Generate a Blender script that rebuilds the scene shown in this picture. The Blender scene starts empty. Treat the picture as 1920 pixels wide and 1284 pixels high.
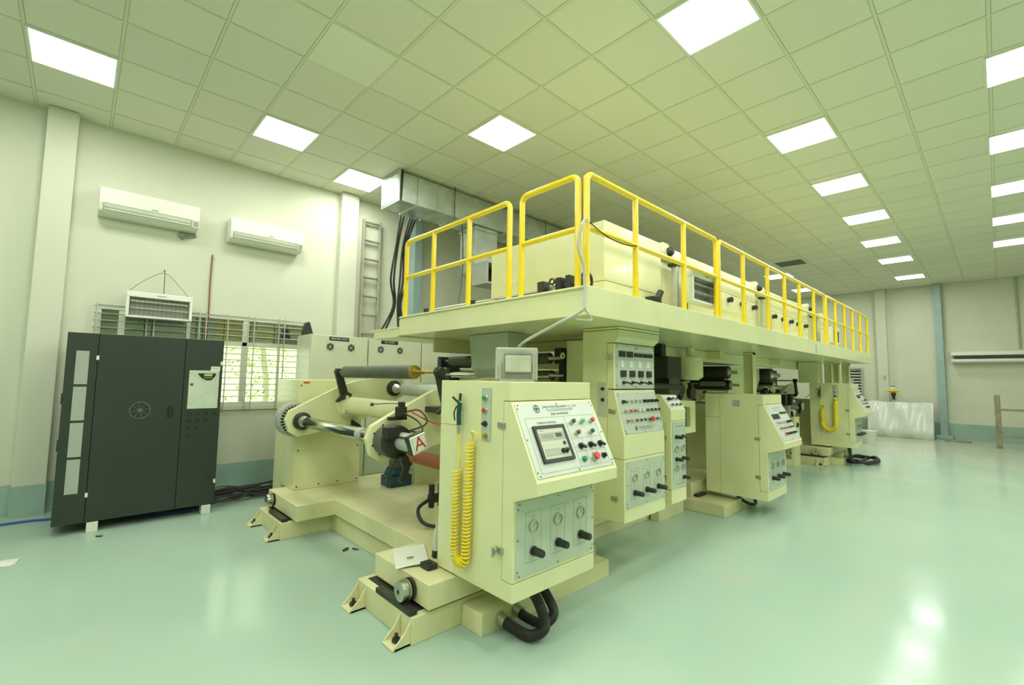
import bpy, bmesh, math, random
from mathutils import Vector, Matrix
random.seed(7)
S = bpy.context.scene
COL = S.collection
V = Vector
# ------------------------------------------------------------------ camera
CAMZ = 1.468
yaw, pitch, roll, FPX = 0.8149, 0.0779, 0.0154, 859.55
cy_, sy_, cp_, sp_ = math.cos(yaw), math.sin(yaw), math.cos(pitch), math.sin(pitch)
fwd = V((cy_ * cp_, sy_ * cp_, sp_))
r0 = V((sy_, -cy_, 0)); u0 = r0.cross(fwd)
rt = r0 * math.cos(roll) + u0 * math.sin(roll)
up = -r0 * math.sin(roll) + u0 * math.cos(roll)
cam = bpy.data.cameras.new('camera'); cam.sensor_width = 36; cam.lens = FPX / 1920 * 36
cam.clip_start = .05; cam.clip_end = 200
co = bpy.data.objects.new('camera', cam); COL.objects.link(co)
m = Matrix((rt, up, -fwd)).transposed().to_4x4(); m.translation = V((0, 0, CAMZ)); co.matrix_world = m
S.camera = co
# ------------------------------------------------------------------ view, world
S.view_settings.view_transform = 'Standard'; S.view_settings.look = 'None'
S.view_settings.gamma = 1; S.view_settings.use_curve_mapping = False
S.view_settings.exposure = 0.50
W = bpy.data.worlds.new('sky'); S.world = W; W.use_nodes = True
W.node_tree.nodes['Background'].inputs[0].default_value = (.93, 1, .80, 1)
W.node_tree.nodes['Background'].inputs[1].default_value = 2.2
LIGHT_COL = (1.0, 1.0, .96)
PANEL_W = 14.0      # watts per 0.6 m ceiling panel
H = 4.295
def gx(b): return 1.2952 + .6 * b
def gy(a): return 3.526 + .6 * a

# ------------------------------------------------------------------ materials
MATS = {}
def mat(name, col, rough=.5, metal=0., var=.04, scale=6., bump=0., coat=0., emis=None, es=0., spec=None, alpha=None, stain=None):
    if name in MATS: return MATS[name]
    M_ = bpy.data.materials.new(name); M_.use_nodes = True
    nt = M_.node_tree; b = nt.nodes['Principled BSDF']
    tc = nt.nodes.new('ShaderNodeTexCoord')
    nz = nt.nodes.new('ShaderNodeTexNoise'); nz.inputs['Scale'].default_value = scale; nz.inputs['Detail'].default_value = 5
    nt.links.new(tc.outputs['Object'], nz.inputs['Vector'])
    mx = nt.nodes.new('ShaderNodeMix'); mx.data_type = 'RGBA'
    lo = stain or tuple(c * (1 - var * 2) for c in col)
    mx.inputs[6].default_value = (*lo, 1); mx.inputs[7].default_value = (*[min(1, c * (1 + var)) for c in col], 1)
    mr = nt.nodes.new('ShaderNodeMapRange'); mr.inputs[1].default_value = .3; mr.inputs[2].default_value = .62
    nt.links.new(nz.outputs[0], mr.inputs[0]); nt.links.new(mr.outputs[0], mx.inputs[0])
    nt.links.new(mx.outputs[2], b.inputs['Base Color'])
    b.inputs['Roughness'].default_value = rough; b.inputs['Metallic'].default_value = metal
    if coat: b.inputs['Coat Weight'].default_value = coat; b.inputs['Coat Roughness'].default_value = .08
    if spec is not None: b.inputs['Specular IOR Level'].default_value = spec
    if emis: b.inputs['Emission Color'].default_value = (*emis, 1); b.inputs['Emission Strength'].default_value = es
    if bump:
        bp = nt.nodes.new('ShaderNodeBump'); bp.inputs['Strength'].default_value = bump; bp.inputs['Distance'].default_value = .01
        nt.links.new(nz.outputs[0], bp.inputs['Height']); nt.links.new(bp.outputs[0], b.inputs['Normal'])
    MATS[name] = M_
    return M_

CREAM = mat('cream machine paint', (.75, .765, .425), .28, var=.025, scale=3, coat=.25)
CREAM_D = mat('worn cream deck paint', (.76, .76, .43), .35, var=.02, scale=2.2, stain=(.64, .62, .33))
YEL = mat('yellow rail paint', (.92, .68, .012), .25, coat=.4, var=.0)
WALL = mat('cream wall paint', (.66, .69, .53), .7, var=.015, scale=1.3)
DADO = mat('blue green wall band paint', (.33, .48, .40), .55, var=.06, scale=3)
DARK = mat('charcoal cabinet paint', (.030, .043, .031), .38, var=.05, scale=2)
BLACK = mat('black plastic', (.018, .022, .016), .4)
BLACKM = mat('blackened steel', (.05, .055, .04), .42, metal=.5, var=.15, scale=20)
STEEL = mat('brushed steel', (.55, .57, .50), .3, metal=1, var=.08, scale=30)
CHROME = mat('chrome', (.72, .74, .68), .13, metal=1, var=.03)
GALV = mat('galvanised sheet', (.60, .66, .60), .42, metal=.85, var=.1, scale=4)
BRASS = mat('brass', (.50, .36, .08), .35, metal=1, var=.1)
RUBG = mat('grey rubber', (.085, .095, .062), .55, var=.08)
RUBK = mat('black rubber hose', (.028, .03, .022), .5, var=.1, bump=.2, scale=40)
PLATE = mat('silver legend plate', (.57, .63, .53), .4, metal=.15, var=.01)
PLATEG = mat('grey green legend plate', (.54, .61, .46), .42, metal=.15, var=.015)
WHITE = mat('white plastic', (.80, .83, .70), .35, var=.01)
GREY = mat('grey casing', (.42, .46, .38), .4, var=.03)
INK = mat('dark print', (.06, .08, .06), .6, var=0)
LINE = mat('thin grey print', (.30, .35, .28), .6, var=0)
RED = mat('red plastic', (.62, .05, .03), .3, var=0)
REDP = mat('red print', (.45, .04, .02), .5, var=0)
GRN = mat('green plastic', (.03, .30, .13), .3, var=0)
GRNL = mat('light green plastic', (.16, .52, .25), .3, var=0)
GRND = mat('dark teal plastic', (.01, .07, .06), .3, var=0)
BLUE = mat('blue enamel', (.01, .07, .10), .35, var=.1)
BLUET = mat('blue air tube', (.02, .08, .42), .35)
YTUBE = mat('yellow coil tube', (.90, .72, .02), .3, coat=.3, var=.01)
WOOD = mat('weathered wood', (.30, .28, .17), .7, var=.15, scale=9)
LADM = mat('dull aluminium', (.50, .52, .42), .45, metal=.6, var=.05)
ORNG = mat('rust red roller', (.33, .10, .04), .5, var=.05)
BLUEG = mat('grey blue column paint', (.33, .46, .42), .45, var=.04)
SHEET = mat('white plastic film', (.74, .80, .70), .2, var=.03, bump=.6, scale=5, coat=.5)
CLOTH = mat('white cloth', (.66, .69, .58), .9, var=.05, bump=.5)
CONC = mat('pale cement block', (.80, .82, .74), .8, var=.05)
LCD = mat('green liquid crystal', (.30, .38, .06), .3, emis=(.5, .65, .12), es=.25)
EMIT = mat('light diffuser', (.9, .9, .85), .4, emis=(.98, 1, .93), es=3.2, var=0)
COPPER = mat('rust red pipe', (.30, .09, .05), .5)
PATCH = mat('bare cement patch', (.30, .33, .25), .9, var=.15, bump=.5, scale=20)
BARK = mat('bark', (.33, .33, .25), .8)
LEAF = mat('leaf', (.30, .38, .12), .6, var=.3, scale=12)
GROUND = mat('yard ground', (.70, .71, .62), .9, var=.1)
GLASSC = bpy.data.materials.new('clear window glass'); GLASSC.use_nodes = True
nt = GLASSC.node_tree; nt.nodes.clear()
o_ = nt.nodes.new('ShaderNodeOutputMaterial'); mixs = nt.nodes.new('ShaderNodeMixShader'); tr = nt.nodes.new('ShaderNodeBsdfTransparent'); gl = nt.nodes.new('ShaderNodeBsdfGlossy'); fr = nt.nodes.new('ShaderNodeFresnel')
gl.inputs['Roughness'].default_value = .01; fr.inputs[0].default_value = 1.5; tr.inputs[0].default_value = (.90, .95, .85, 1)
nt.links.new(fr.outputs[0], mixs.inputs[0]); nt.links.new(tr.outputs[0], mixs.inputs[1]); nt.links.new(gl.outputs[0], mixs.inputs[2]); nt.links.new(mixs.outputs[0], o_.inputs[0])
GLASST = mat('tinted mirror glass', (.30, .36, .30), .03, metal=.9, var=0)
ACRY = mat('frosted bottle plastic', (.6, .63, .45), .25, var=.05)

def ceiling_mat():
    M_ = bpy.data.materials.new('ceiling tiles'); M_.use_nodes = True; nt = M_.node_tree; L = nt.links
    b = nt.nodes['Principled BSDF']; tc = nt.nodes.new('ShaderNodeTexCoord'); sx = nt.nodes.new('ShaderNodeSeparateXYZ')
    L.new(tc.outputs['Object'], sx.inputs[0])
    def mth(op, a, bv=None):
        n = nt.nodes.new('ShaderNodeMath'); n.operation = op
        for i, q in enumerate((a, bv)):
            if q is None: continue
            if isinstance(q, (int, float)): n.inputs[i].default_value = q
            else: L.new(q, n.inputs[i])
        return n.outputs[0]
    gs = []; cells = []
    for out, off in ((sx.outputs[0], 1.2952), (sx.outputs[1], 3.526)):
        t = mth('DIVIDE', mth('SUBTRACT', out, off), .6); t = mth('ADD', t, 100)
        cells.append(mth('FLOOR', t)); f_ = mth('FRACT', t); d = mth('ABSOLUTE', mth('SUBTRACT', f_, .5))  # .5 at a joint
        gs.append(mth('MULTIPLY', mth('GREATER_THAN', d, .474), mth('LESS_THAN', d, .483)))
    g = mth('MAXIMUM', gs[0], gs[1])
    cx = nt.nodes.new('ShaderNodeCombineXYZ'); L.new(cells[0], cx.inputs[0]); L.new(cells[1], cx.inputs[1])
    wn = nt.nodes.new('ShaderNodeTexWhiteNoise'); wn.noise_dimensions = '2D'; L.new(cx.outputs[0], wn.inputs['Vector'])
    m1 = nt.nodes.new('ShaderNodeMix'); m1.data_type = 'RGBA'; m1.inputs[6].default_value = (.76, .765, .61, 1); m1.inputs[7].default_value = (.80, .81, .645, 1)
    L.new(wn.outputs[0], m1.inputs[0])
    m2 = nt.nodes.new('ShaderNodeMix'); m2.data_type = 'RGBA'; m2.inputs[7].default_value = (.24, .26, .15, 1)
    L.new(m1.outputs[2], m2.inputs[6]); L.new(mth('MULTIPLY', g, .55), m2.inputs[0]); L.new(m2.outputs[2], b.inputs['Base Color'])
    b.inputs['Roughness'].default_value = .75
    return M_
CEIL = ceiling_mat()

def floor_mat():
    M_ = bpy.data.materials.new('mint epoxy floor'); M_.use_nodes = True; nt = M_.node_tree; L = nt.links
    b = nt.nodes['Principled BSDF']; tc = nt.nodes.new('ShaderNodeTexCoord')
    def noise(sc, det=4):
        n = nt.nodes.new('ShaderNodeTexNoise'); n.inputs['Scale'].default_value = sc; n.inputs['Detail'].default_value = det; L.new(tc.outputs['Object'], n.inputs['Vector']); return n.outputs[0]
    def rng(i, a, bb, c=0, d=1):
        n = nt.nodes.new('ShaderNodeMapRange'); n.inputs[1].default_value = a; n.inputs[2].default_value = bb; n.inputs[3].default_value = c; n.inputs[4].default_value = d; L.new(i, n.inputs[0]); return n.outputs[0]
    def mix(f_, a, c):
        n = nt.nodes.new('ShaderNodeMix'); n.data_type = 'RGBA'
        L.new(f_, n.inputs[0])
        if isinstance(a, tuple): n.inputs[6].default_value = (*a, 1)
        else: L.new(a, n.inputs[6])
        n.inputs[7].default_value = (*c, 1); return n.outputs[2]
    c = mix(rng(noise(.55), .35, .68), (.36, .505, .40), (.41, .545, .42))
    c = mix(rng(noise(2.3, 6), .56, .78, 0, .5), c, (.45, .48, .35))
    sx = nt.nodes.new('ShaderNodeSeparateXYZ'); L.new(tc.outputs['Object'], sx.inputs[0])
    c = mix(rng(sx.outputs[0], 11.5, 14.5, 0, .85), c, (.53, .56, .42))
    L.new(c, b.inputs['Base Color'])
    L.new(rng(noise(1.1, 5), .3, .7, .10, .19), b.inputs['Roughness'])
    b.inputs['Specular IOR Level'].default_value = .13
    bp = nt.nodes.new('ShaderNodeBump'); bp.inputs['Strength'].default_value = .06; bp.inputs['Distance'].default_value = .02
    L.new(noise(1.7, 2), bp.inputs['Height']); L.new(bp.outputs[0], b.inputs['Normal'])
    return M_
FLOOR = floor_mat()

# ------------------------------------------------------------------ mesh builder
_fc = {}
def text_geo(s):
    if s not in _fc:
        cu = bpy.data.curves.new('t', 'FONT'); cu.body = s; cu.size = 1; cu.align_x = 'CENTER'; cu.align_y = 'CENTER'; cu.resolution_u = 3
        ob = bpy.data.objects.new('t', cu); COL.objects.link(ob)
        dg = bpy.context.evaluated_depsgraph_get(); me = bpy.data.meshes.new_from_object(ob.evaluated_get(dg))
        _fc[s] = ([v.co.copy() for v in me.vertices], [tuple(p.vertices) for p in me.polygons])
        bpy.data.objects.remove(ob); bpy.data.meshes.remove(me); bpy.data.curves.remove(cu)
    return _fc[s]
def smoothpath(P, k=6, closed=False):
    P = [V(p) for p in P]; out = []
    n = len(P)
    for i in range(n - 1):
        a = P[max(0, i - 1)]; b = P[i]; c = P[i + 1]; d = P[min(n - 1, i + 2)]
        for j in range(k):
            t = j / k
            out.append(.5 * ((2 * b) + (c - a) * t + (2 * a - 5 * b + 4 * c - d) * t * t + (3 * b - a - 3 * c + d) * t ** 3))
    out.append(P[-1]); return out
class MB:
    def __init__(s): s.v = []; s.f = []
    def add(s, vs, fs):
        o = len(s.v); s.v += [V(p) for p in vs]; s.f += [tuple(i + o for i in f) for f in fs]; return s
    def hexa(s, p):   # 8 points: bottom 4, top 4
        return s.add(p, [(0, 3, 2, 1), (4, 5, 6, 7), (0, 1, 5, 4), (1, 2, 6, 5), (2, 3, 7, 6), (3, 0, 4, 7)])
    def box(s, x0, x1, y0, y1, z0, z1):
        return s.hexa([(x0, y0, z0), (x1, y0, z0), (x1, y1, z0), (x0, y1, z0), (x0, y0, z1), (x1, y0, z1), (x1, y1, z1), (x0, y1, z1)])
    def prism(s, pts, ax, a, b):
        g = {'x': lambda p, t: (t, p[0], p[1]), 'y': lambda p, t: (p[0], t, p[1]), 'z': lambda p, t: (p[0], p[1], t)}[ax]
        n = len(pts); vs = [g(p, a) for p in pts] + [g(p, b) for p in pts]
        return s.add(vs, [tuple(range(n))[::-1], tuple(range(n, 2 * n))] + [(i, (i + 1) % n, n + (i + 1) % n, n + i) for i in range(n)])
    def fr(s, F, u0, u1, v0, v1, n0, n1):   # box in a local frame F=(o,u,v,n)
        o, u, v, n = F
        P = lambda a, b, c: o + u * a + v * b + n * c
        return s.hexa([P(u0, v0, n0), P(u1, v0, n0), P(u1, v1, n0), P(u0, v1, n0), P(u0, v0, n1), P(u1, v0, n1), P(u1, v1, n1), P(u0, v1, n1)])
    def frame(s, F, u0, u1, v0, v1, w, n0, n1):
        s.fr(F, u0, u1, v0, v0 + w, n0, n1); s.fr(F, u0, u1, v1 - w, v1, n0, n1)
        s.fr(F, u0, u0 + w, v0 + w, v1 - w, n0, n1); return s.fr(F, u1 - w, u1, v0 + w, v1 - w, n0, n1)
    def cyl(s, p, q, r, n=20, r2=None):
        p = V(p); q = V(q); r2 = r if r2 is None else r2; d = (q - p).normalized()
        a = d.orthogonal().normalized(); b = d.cross(a)
        vs = [];
        for c, rr in ((p, r), (q, r2)):
            for i in range(n): t = 2 * math.pi * i / n; vs.append(c + (a * math.cos(t) + b * math.sin(t)) * rr)
        return s.add(vs, [tuple(range(n))[::-1], tuple(range(n, 2 * n))] + [(i, (i + 1) % n, n + (i + 1) % n, n + i) for i in range(n)])
    def lathe(s, p, d, prof, n=24):   # prof: list of (t along d, radius)
        p = V(p); d = V(d).normalized(); a = d.orthogonal().normalized(); b = d.cross(a); vs = []; m_ = len(prof)
        for t, r in prof:
            for i in range(n): w = 2 * math.pi * i / n; vs.append(p + d * t + (a * math.cos(w) + b * math.sin(w)) * max(r, .0004))
        fs = [tuple(range(n))[::-1], tuple(range((m_ - 1) * n, m_ * n))]
        for k in range(m_ - 1):
            for i in range(n): fs.append((k * n + i, k * n + (i + 1) % n, (k + 1) * n + (i + 1) % n, (k + 1) * n + i))
        return s.add(vs, fs)
    def ring(s, p, d, r0_, r1_, t, n=24):
        p = V(p); d = V(d).normalized(); a = d.orthogonal().normalized(); b = d.cross(a); vs = []
        for (rr, tt) in ((r1_, 0), (r1_, t), (r0_, t), (r0_, 0)):
            for i in range(n): w = 2 * math.pi * i / n; vs.append(p + d * tt + (a * math.cos(w) + b * math.sin(w)) * rr)
        fs = []
        for k in range(4):
            for i in range(n): fs.append((k * n + i, k * n + (i + 1) % n, ((k + 1) % 4) * n + (i + 1) % n, ((k + 1) % 4) * n + i))
        return s.add(vs, fs)
    def tube(s, path, r, n=8, k=6, smooth=True):
        P = smoothpath(path, k) if smooth else [V(p) for p in path]
        vs = []; prev = None
        for i, p in enumerate(P):
            d = (P[min(i + 1, len(P) - 1)] - P[max(i - 1, 0)]).normalized()
            a = d.orthogonal().normalized() if prev is None else (prev - d * prev.dot(d)).normalized()
            prev = a; b = d.cross(a)
            for j in range(n): t = 2 * math.pi * j / n; vs.append(p + (a * math.cos(t) + b * math.sin(t)) * r)
        fs = [tuple(range(n))[::-1], tuple(range((len(P) - 1) * n, len(P) * n))]
        for i in range(len(P) - 1):
            for j in range(n): fs.append((i * n + j, i * n + (j + 1) % n, (i + 1) * n + (j + 1) % n, (i + 1) * n + j))
        return s.add(vs, fs)
    def text(s, t, F, u, v, size, n=.001, sx=1.):   # v runs down the plate
        o, U, Vv, N = F; vs, fs = text_geo(t)
        return s.add([o + U * (u + p.x * size * sx) + Vv * (v - p.y * size) + N * n for p in vs], fs)
    def build(s, name, m_, parent=None, bevel=0., smooth=False, kind=None, label=None, sub=0):
        if parent is not None: root = parent; 
        r_ = V(parent.get('_o', (0, 0, 0))) if parent is not None else V((0, 0, 0))
        me = bpy.data.meshes.new(name); me.from_pydata([v - r_ for v in s.v], [], s.f); me.materials.append(m_)
        bm = bmesh.new(); bm.from_mesh(me); bmesh.ops.recalc_face_normals(bm, faces=bm.faces); bm.to_mesh(me); bm.free()
        o = bpy.data.objects.new(name, me); COL.objects.link(o)
        if parent is not None: o.parent = parent; o['_o'] = tuple(r_)
        if smooth:
            me.polygons.foreach_set('use_smooth', [True] * len(me.polygons)); me.set_sharp_from_angle(angle=math.radians(38))
        if bevel:
            b = o.modifiers.new('bevel', 'BEVEL'); b.width = bevel; b.segments = 2; b.limit_method = 'ANGLE'; b.angle_limit = math.radians(40); b.harden_normals = False
        if kind: o['kind'] = kind
        if label: o['label'] = label
        return o
def thing(name, label, cat, loc, group=None):
    o = bpy.data.objects.new(name, None); COL.objects.link(o); o.location = loc; o['_o'] = tuple(loc); o.empty_display_size = .1
    o['label'] = label; o['category'] = cat
    if group: o['group'] = group
    return o
def tag(o, label, cat, group=None):
    o['label'] = label; o['category'] = cat
    if group: o['group'] = group
    # give a one-mesh thing an origin at its base centre
    me = o.data; n = len(me.vertices)
    xs = [v.co for v in me.vertices]; c = V((sum(p.x for p in xs) / n, sum(p.y for p in xs) / n, min(p.z for p in xs)))
    me.transform(Matrix.Translation(-c)); o.location = c
    return o
def struct(mb, name, m_, **k): return mb.build(name, m_, kind='structure', **k)
def copy_tree(o, off=V((0, 0, 0)), parent=None, label=None, skip=()):
    c = o.copy(); COL.objects.link(c); c.parent = parent
    if parent is None: c.location = V(o.location) + V(off); c['_o'] = tuple(c.location)
    if label: c['label'] = label
    for ch in o.children:
        if ch.name.split('.')[0] in skip: continue
        copy_tree(ch, off, c)
    return c

# ------------------------------------------------------------------ room
X0, X1, Y0, Y1 = -5.0, 17.47, -7.0, 6.915
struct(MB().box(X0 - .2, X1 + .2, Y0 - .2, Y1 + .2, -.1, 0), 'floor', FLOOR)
struct(MB().box(X0, X1, Y0, Y1, H, H + .1), 'ceiling', CEIL)
WX0, WX1, WZ0, WZ1 = .10, 2.42, 1.04, 2.23
w = MB()
w.box(X0 - .2, WX0, Y1, Y1 + .2, 0, H + .1); w.box(WX1, X1 + .2, Y1, Y1 + .2, 0, H + .1)
w.box(WX0, WX1, Y1, Y1 + .2, 0, WZ0); w.box(WX0, WX1, Y1, Y1 + .2, WZ1, H + .1)
struct(w, 'wall_left', WALL)
struct(MB().box(X1, X1 + .2, Y0 - .2, Y1, 0, H + .1), 'wall_far', WALL)
struct(MB().box(X0 - .2, X0, Y0 - .2, Y1, 0, H + .1), 'wall_near', WALL)
struct(MB().box(X0, X1, Y0 - .2, Y0, 0, H + .1), 'wall_right', WALL)
struct(MB().box(X0, X1, Y1 - .006, Y1, 0, .315), 'baseboard_left', DADO)
struct(MB().box(X1 - .006, X1, Y0, Y1, 0, .42), 'baseboard_far', DADO)
g = MB()
for b in range(-10, 28): g.box(gx(b) - .010, gx(b) + .010, Y0, Y1, H - .003, H + .001)
for a in range(-17, 6): g.box(X0, X1, gy(a) - .010, gy(a) + .010, H - .0035, H + .001)
struct(g, 'trim_1', mat('ceiling grid bar', (.72, .75, .55), .6, var=.01))
def pillar(n, xa, xb, d=.13):
    p = struct(MB().box(xa, xb, Y1 - d, Y1 - .0005, .002, H - .004), 'trim_%d' % n, WALL, bevel=.008)
    struct(MB().box(xa - .004, xb + .004, Y1 - d - .005, Y1 - .007, 0, .315), 'baseboard_pillar_%d' % n, DADO)
pillar(2, -.41, -.165); pillar(3, 2.78, 3.05)
struct(MB().box(4.05, 4.2, Y1 - .16, Y1 - .0005, .002, H - .004), 'trim_4', BLUEG, bevel=.006)
struct(MB().box(X1 - .15, X1 - .0005, 2.22, 2.47, .002, H - .004), 'trim_5', WALL, bevel=.01)
s5 = MB().box(X1 - .22, X1 - .0005, 1.0, 1.16, .002, H - .004); s5.box(X1 - .3, X1 - .0005, .9, 1.26, .002, .10)
struct(s5, 'trim_6', BLUEG, bevel=.008)
struct(MB().cyl((X1 - .03, -.41, 2.42), (X1 - .03, -.41, H - .005), .022, 10), 'trim_7', GREY, smooth=True)
# window in the left wall
F = Y1 + .05
wf = MB(); FR = (V((0, F, 0)), V((1, 0, 0)), V((0, 0, 1)), V((0, -1, 0)))
wf.frame(FR, WX0, WX1, WZ0, WZ1, .05, -.03, .04)
for x in (.33, 1.60): wf.fr(FR, x - .03, x + .03, WZ0 + .05, WZ1 - .05, -.02, .035)
wf.fr(FR, WX0 + .05, WX1 - .05, 1.84, 1.90, -.02, .035); wf.fr(FR, .95, .99, WZ0 + .05, WZ1 - .05, -.02, .03); wf.fr(FR, 2.02, 2.05, WZ0 + .05, 1.84, -.02, .03)
win = struct(wf, 'window_1', mat('white window frame', (.72, .76, .62), .4), bevel=.004)
MB().fr(FR, WX0 + .05, WX1 - .05, 1.90, WZ1 - .05, -.004, .002).build('upper_pane', GLASST, win)
MB().fr(FR, WX0 + .05, WX1 - .05, WZ0 + .05, 1.84, -.004, .002).build('lower_pane', GLASSC, win)
MB().box(WX0 - .03, WX1 + .03, Y1 - .03, Y1 + .03, WZ0 - .04, WZ0 + .005).build('sill', WALL, win, bevel=.004)
gt = thing('window_grille', 'welded steel bar security grille in front of the window on the left wall', 'window grille', (1.25, Y1 - .045, 1.02))
gb = MB()
for i in range(15):
    z = 1.10 + i * .079
    gb.cyl((WX0 - .02, Y1 - .05, z), (WX1 + .0, Y1 - .05, z), .006, 6)
gb.build('crossbar', LADM, gt, kind='stuff', smooth=True)
for x in (.11, .55, .62, 1.07, 1.14, 1.38, 1.62, 1.69, 2.0, 2.07, 2.38):
    MB().box(x - .006, x + .006, Y1 - .066, Y1 - .054, 1.0, 2.25).build('upright_bar', LADM, gt)
# louvred window and small things on the far wall
lw = struct(MB().frame((V((X1 - .02, 3.35, 1.0)), V((0, -1, 0)), V((0, 0, 1)), V((-1, 0, 0))), 0, .5, 0, .95, .04, 0, .05), 'window_2', GREY)
MB().box(X1 - .012, X1 - .004, 2.86, 3.34, 1.02, 1.94).build('backing', BLACK, lw)
lv = MB()
for i in range(10):
    z = 1.07 + i * .088
    lv.hexa([(X1 - .04, 2.89, z), (X1 - .045, 2.89, z + .004), (X1 - .045, 3.31, z + .004), (X1 - .04, 3.31, z), (X1 - .015, 2.89, z + .04), (X1 - .02, 2.89, z + .044), (X1 - .02, 3.31, z + .044), (X1 - .015, 3.31, z + .04)])
lv.build('louvre', GREY, lw, kind='stuff')

# ------------------------------------------------------------------ ceiling lights
def ceiling_light(a, b, label, group, shape=(.6, .6)):
    x, y = gx(b), gy(a); t = thing('ceiling_light', label, 'ceiling light', (x + .3, y + .3, H - .012), group)
    Fz = (V((x, y, H - .003)), V((1, 0, 0)), V((0, 1, 0)), V((0, 0, -1)))
    MB().frame(Fz, .004, .596, .004, .596, .018, 0, .012).build('frame', WHITE, t)
    MB().fr(Fz, .022, .578, .022, .578, .001, .008).build('diffuser', EMIT, t)
    l = bpy.data.lights.new('panel_lamp', 'AREA'); l.shape = 'SQUARE'; l.size = .54; l.energy = PANEL_W; l.color = LIGHT_COL
    lo = bpy.data.objects.new('panel_lamp', l); COL.objects.link(lo); lo.parent = t; lo.location = (0, 0, -.012)
    return t
R1 = 'square ceiling light panels'
ceiling_light(3, -3, 'square ceiling light panel nearest the left pillar, left edge of the picture', R1)
ceiling_light(3, 0, 'square ceiling light panel above the right one of the two wall air conditioners', R1)
ceiling_light(4, 2, 'square ceiling light panel beside the open end of the galvanised duct', R1)
ceiling_light(0, 3, 'square ceiling light panel alone in the middle of the ceiling above the front guardrail', R1)
for b, l in ((3, 'largest square ceiling light panel, cut by the top edge of the picture'), (7.12, 'second largest panel in the ceiling row right of the machine'),
             (10.22, 'third panel from the camera in the ceiling row right of the machine'), (13.3, 'fourth panel from the camera in the ceiling row right of the machine'),
             (16.42, 'fifth panel from the camera in the ceiling row right of the machine'), (19.6, 'sixth panel from the camera in the ceiling row right of the machine'),
             (23.6, 'panel nearest the far wall in the ceiling row right of the machine')):
    ceiling_light(-4 if b < 15 else -3.9, b, l, R1)
for b, l in ((7.03, 'nearest panel of the ceiling row cut by the right edge of the picture'), (10.1, 'second nearest panel of the ceiling row cut by the right edge of the picture'),
             (13.2, 'middle panel of the ceiling row cut by the right edge of the picture'), (16.2, 'second farthest panel of the ceiling row cut by the right edge of the picture'),
             (19.3, 'farthest panel of the ceiling row cut by the right edge of the picture')):
    ceiling_light(-6.93, b, l, R1)
ceiling_light(.13, 19.7, 'ceiling light panel seen behind the guardrail posts just below the dark opening', R1)
ceiling_light(.2, 23.86, 'farthest ceiling light panel seen behind the guardrail posts', R1)
for a, b in ((-4, 0), (-4, -3), (-4, -6), (0, -4), (0, -7), (-7, 3), (-7, 0), (-7, -3), (-7, -6), (-10, 3), (-10, 7), (-10, 0), (-10, 10), (-10, -4), (-10, 14), (-14, 3), (-14, 9), (-4, -8)):  # unseen panels: continued rows plus extras added to brighten the machine faces
    ceiling_light(a, b, 'unseen ceiling light panel outside the picture, added to brighten the machine and room', 'added ceiling light panels outside the picture')
tag(MB().box(gx(17.66), gx(18.5), gy(-.88), gy(.03), H - .006, H - .0035).build('ceiling_opening', BLACK), 'dark open square where one ceiling tile is missing', 'ceiling opening')
tag(MB().box(gx(0) + .012, gx(1) - .012, gy(0) + .012, gy(1) - .012, H - .006, H - .001).build('ceiling_tile', mat('paler tile', (.84, .86, .70), .6, var=.002)), 'paler replacement ceiling tile between the big light and the left row', 'ceiling tile')

# ------------------------------------------------------------------ control hardware
def push(parent, F, u, v, r=.011, cap=RED, ring=STEEL, h=.018, name='push_button'):
    o, U, Vv, N = F; p = o + U * u + Vv * v
    b = MB().lathe(p, N, [(0, r * 1.3), (.004, r * 1.3), (.006, r * 1.15), (h * .7, r * 1.15)]).build(name, ring, parent, smooth=True)
    MB().lathe(p, N, [(h * .7, r), (h, r), (h + .002, r * .9)]).build('cap', cap, b, smooth=True) if parent.parent is None else MB().lathe(p, N, [(h * .7, r), (h, r), (h + .002, r * .9)]).build('button_cap', cap, parent, smooth=True)
def selector(parent, F, u, v, r=.012, ang=.6, L_=.022, base=STEEL):
    o, U, Vv, N = F; p = o + U * u + Vv * v
    k = MB().lathe(p, N, [(0, r * 1.2), (.005, r * 1.2), (.007, r), (.012, r)])
    d = U * math.cos(ang) + Vv * math.sin(ang); e = N.cross(d)
    k.fr((p, d, e, N), -L_ * .6, L_, -r * .35, r * .35, .010, .026)
    k.build('selector_switch', BLACK, parent, smooth=True)
def lever(parent, F, u, v, L_=.05, r=.006):
    o, U, Vv, N = F; p = o + U * u + Vv * v
    k = MB().lathe(p, N, [(0, .013), (.014, .012)]); k.tube([p + N * .01, p + N * .03 + U * L_ * .3, p + N * .045 + U * L_ * .6 + Vv * .012], r, 8)
    k.build('lever_switch', BLACK, parent, smooth=True)
def gauge(parent, F, u, v, r=.034):
    o, U, Vv, N = F; p = o + U * u + Vv * v
    g_ = MB().ring(p, N, r * .84, r, .012).build('gauge_bezel', STEEL, parent, smooth=True)
    MB().cyl(p, p + N * .004, r * .85, 24).build('gauge_dial', PLATE, parent)
    n = MB()
    for i in range(11):
        t = math.radians(-225 + 27 * i); d = U * math.cos(t) + Vv * math.sin(t); e = N.cross(d); n.fr((p, d, e, N), r * .62, r * .78, -.0008, .0008, .004, .0046)
    d = (U * .45 - Vv * .9).normalized(); n.fr((p, d, N.cross(d), N), -r * .2, r * .6, -.001, .001, .0048, .0056)
    n.build('gauge_needle', INK, parent)
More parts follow.
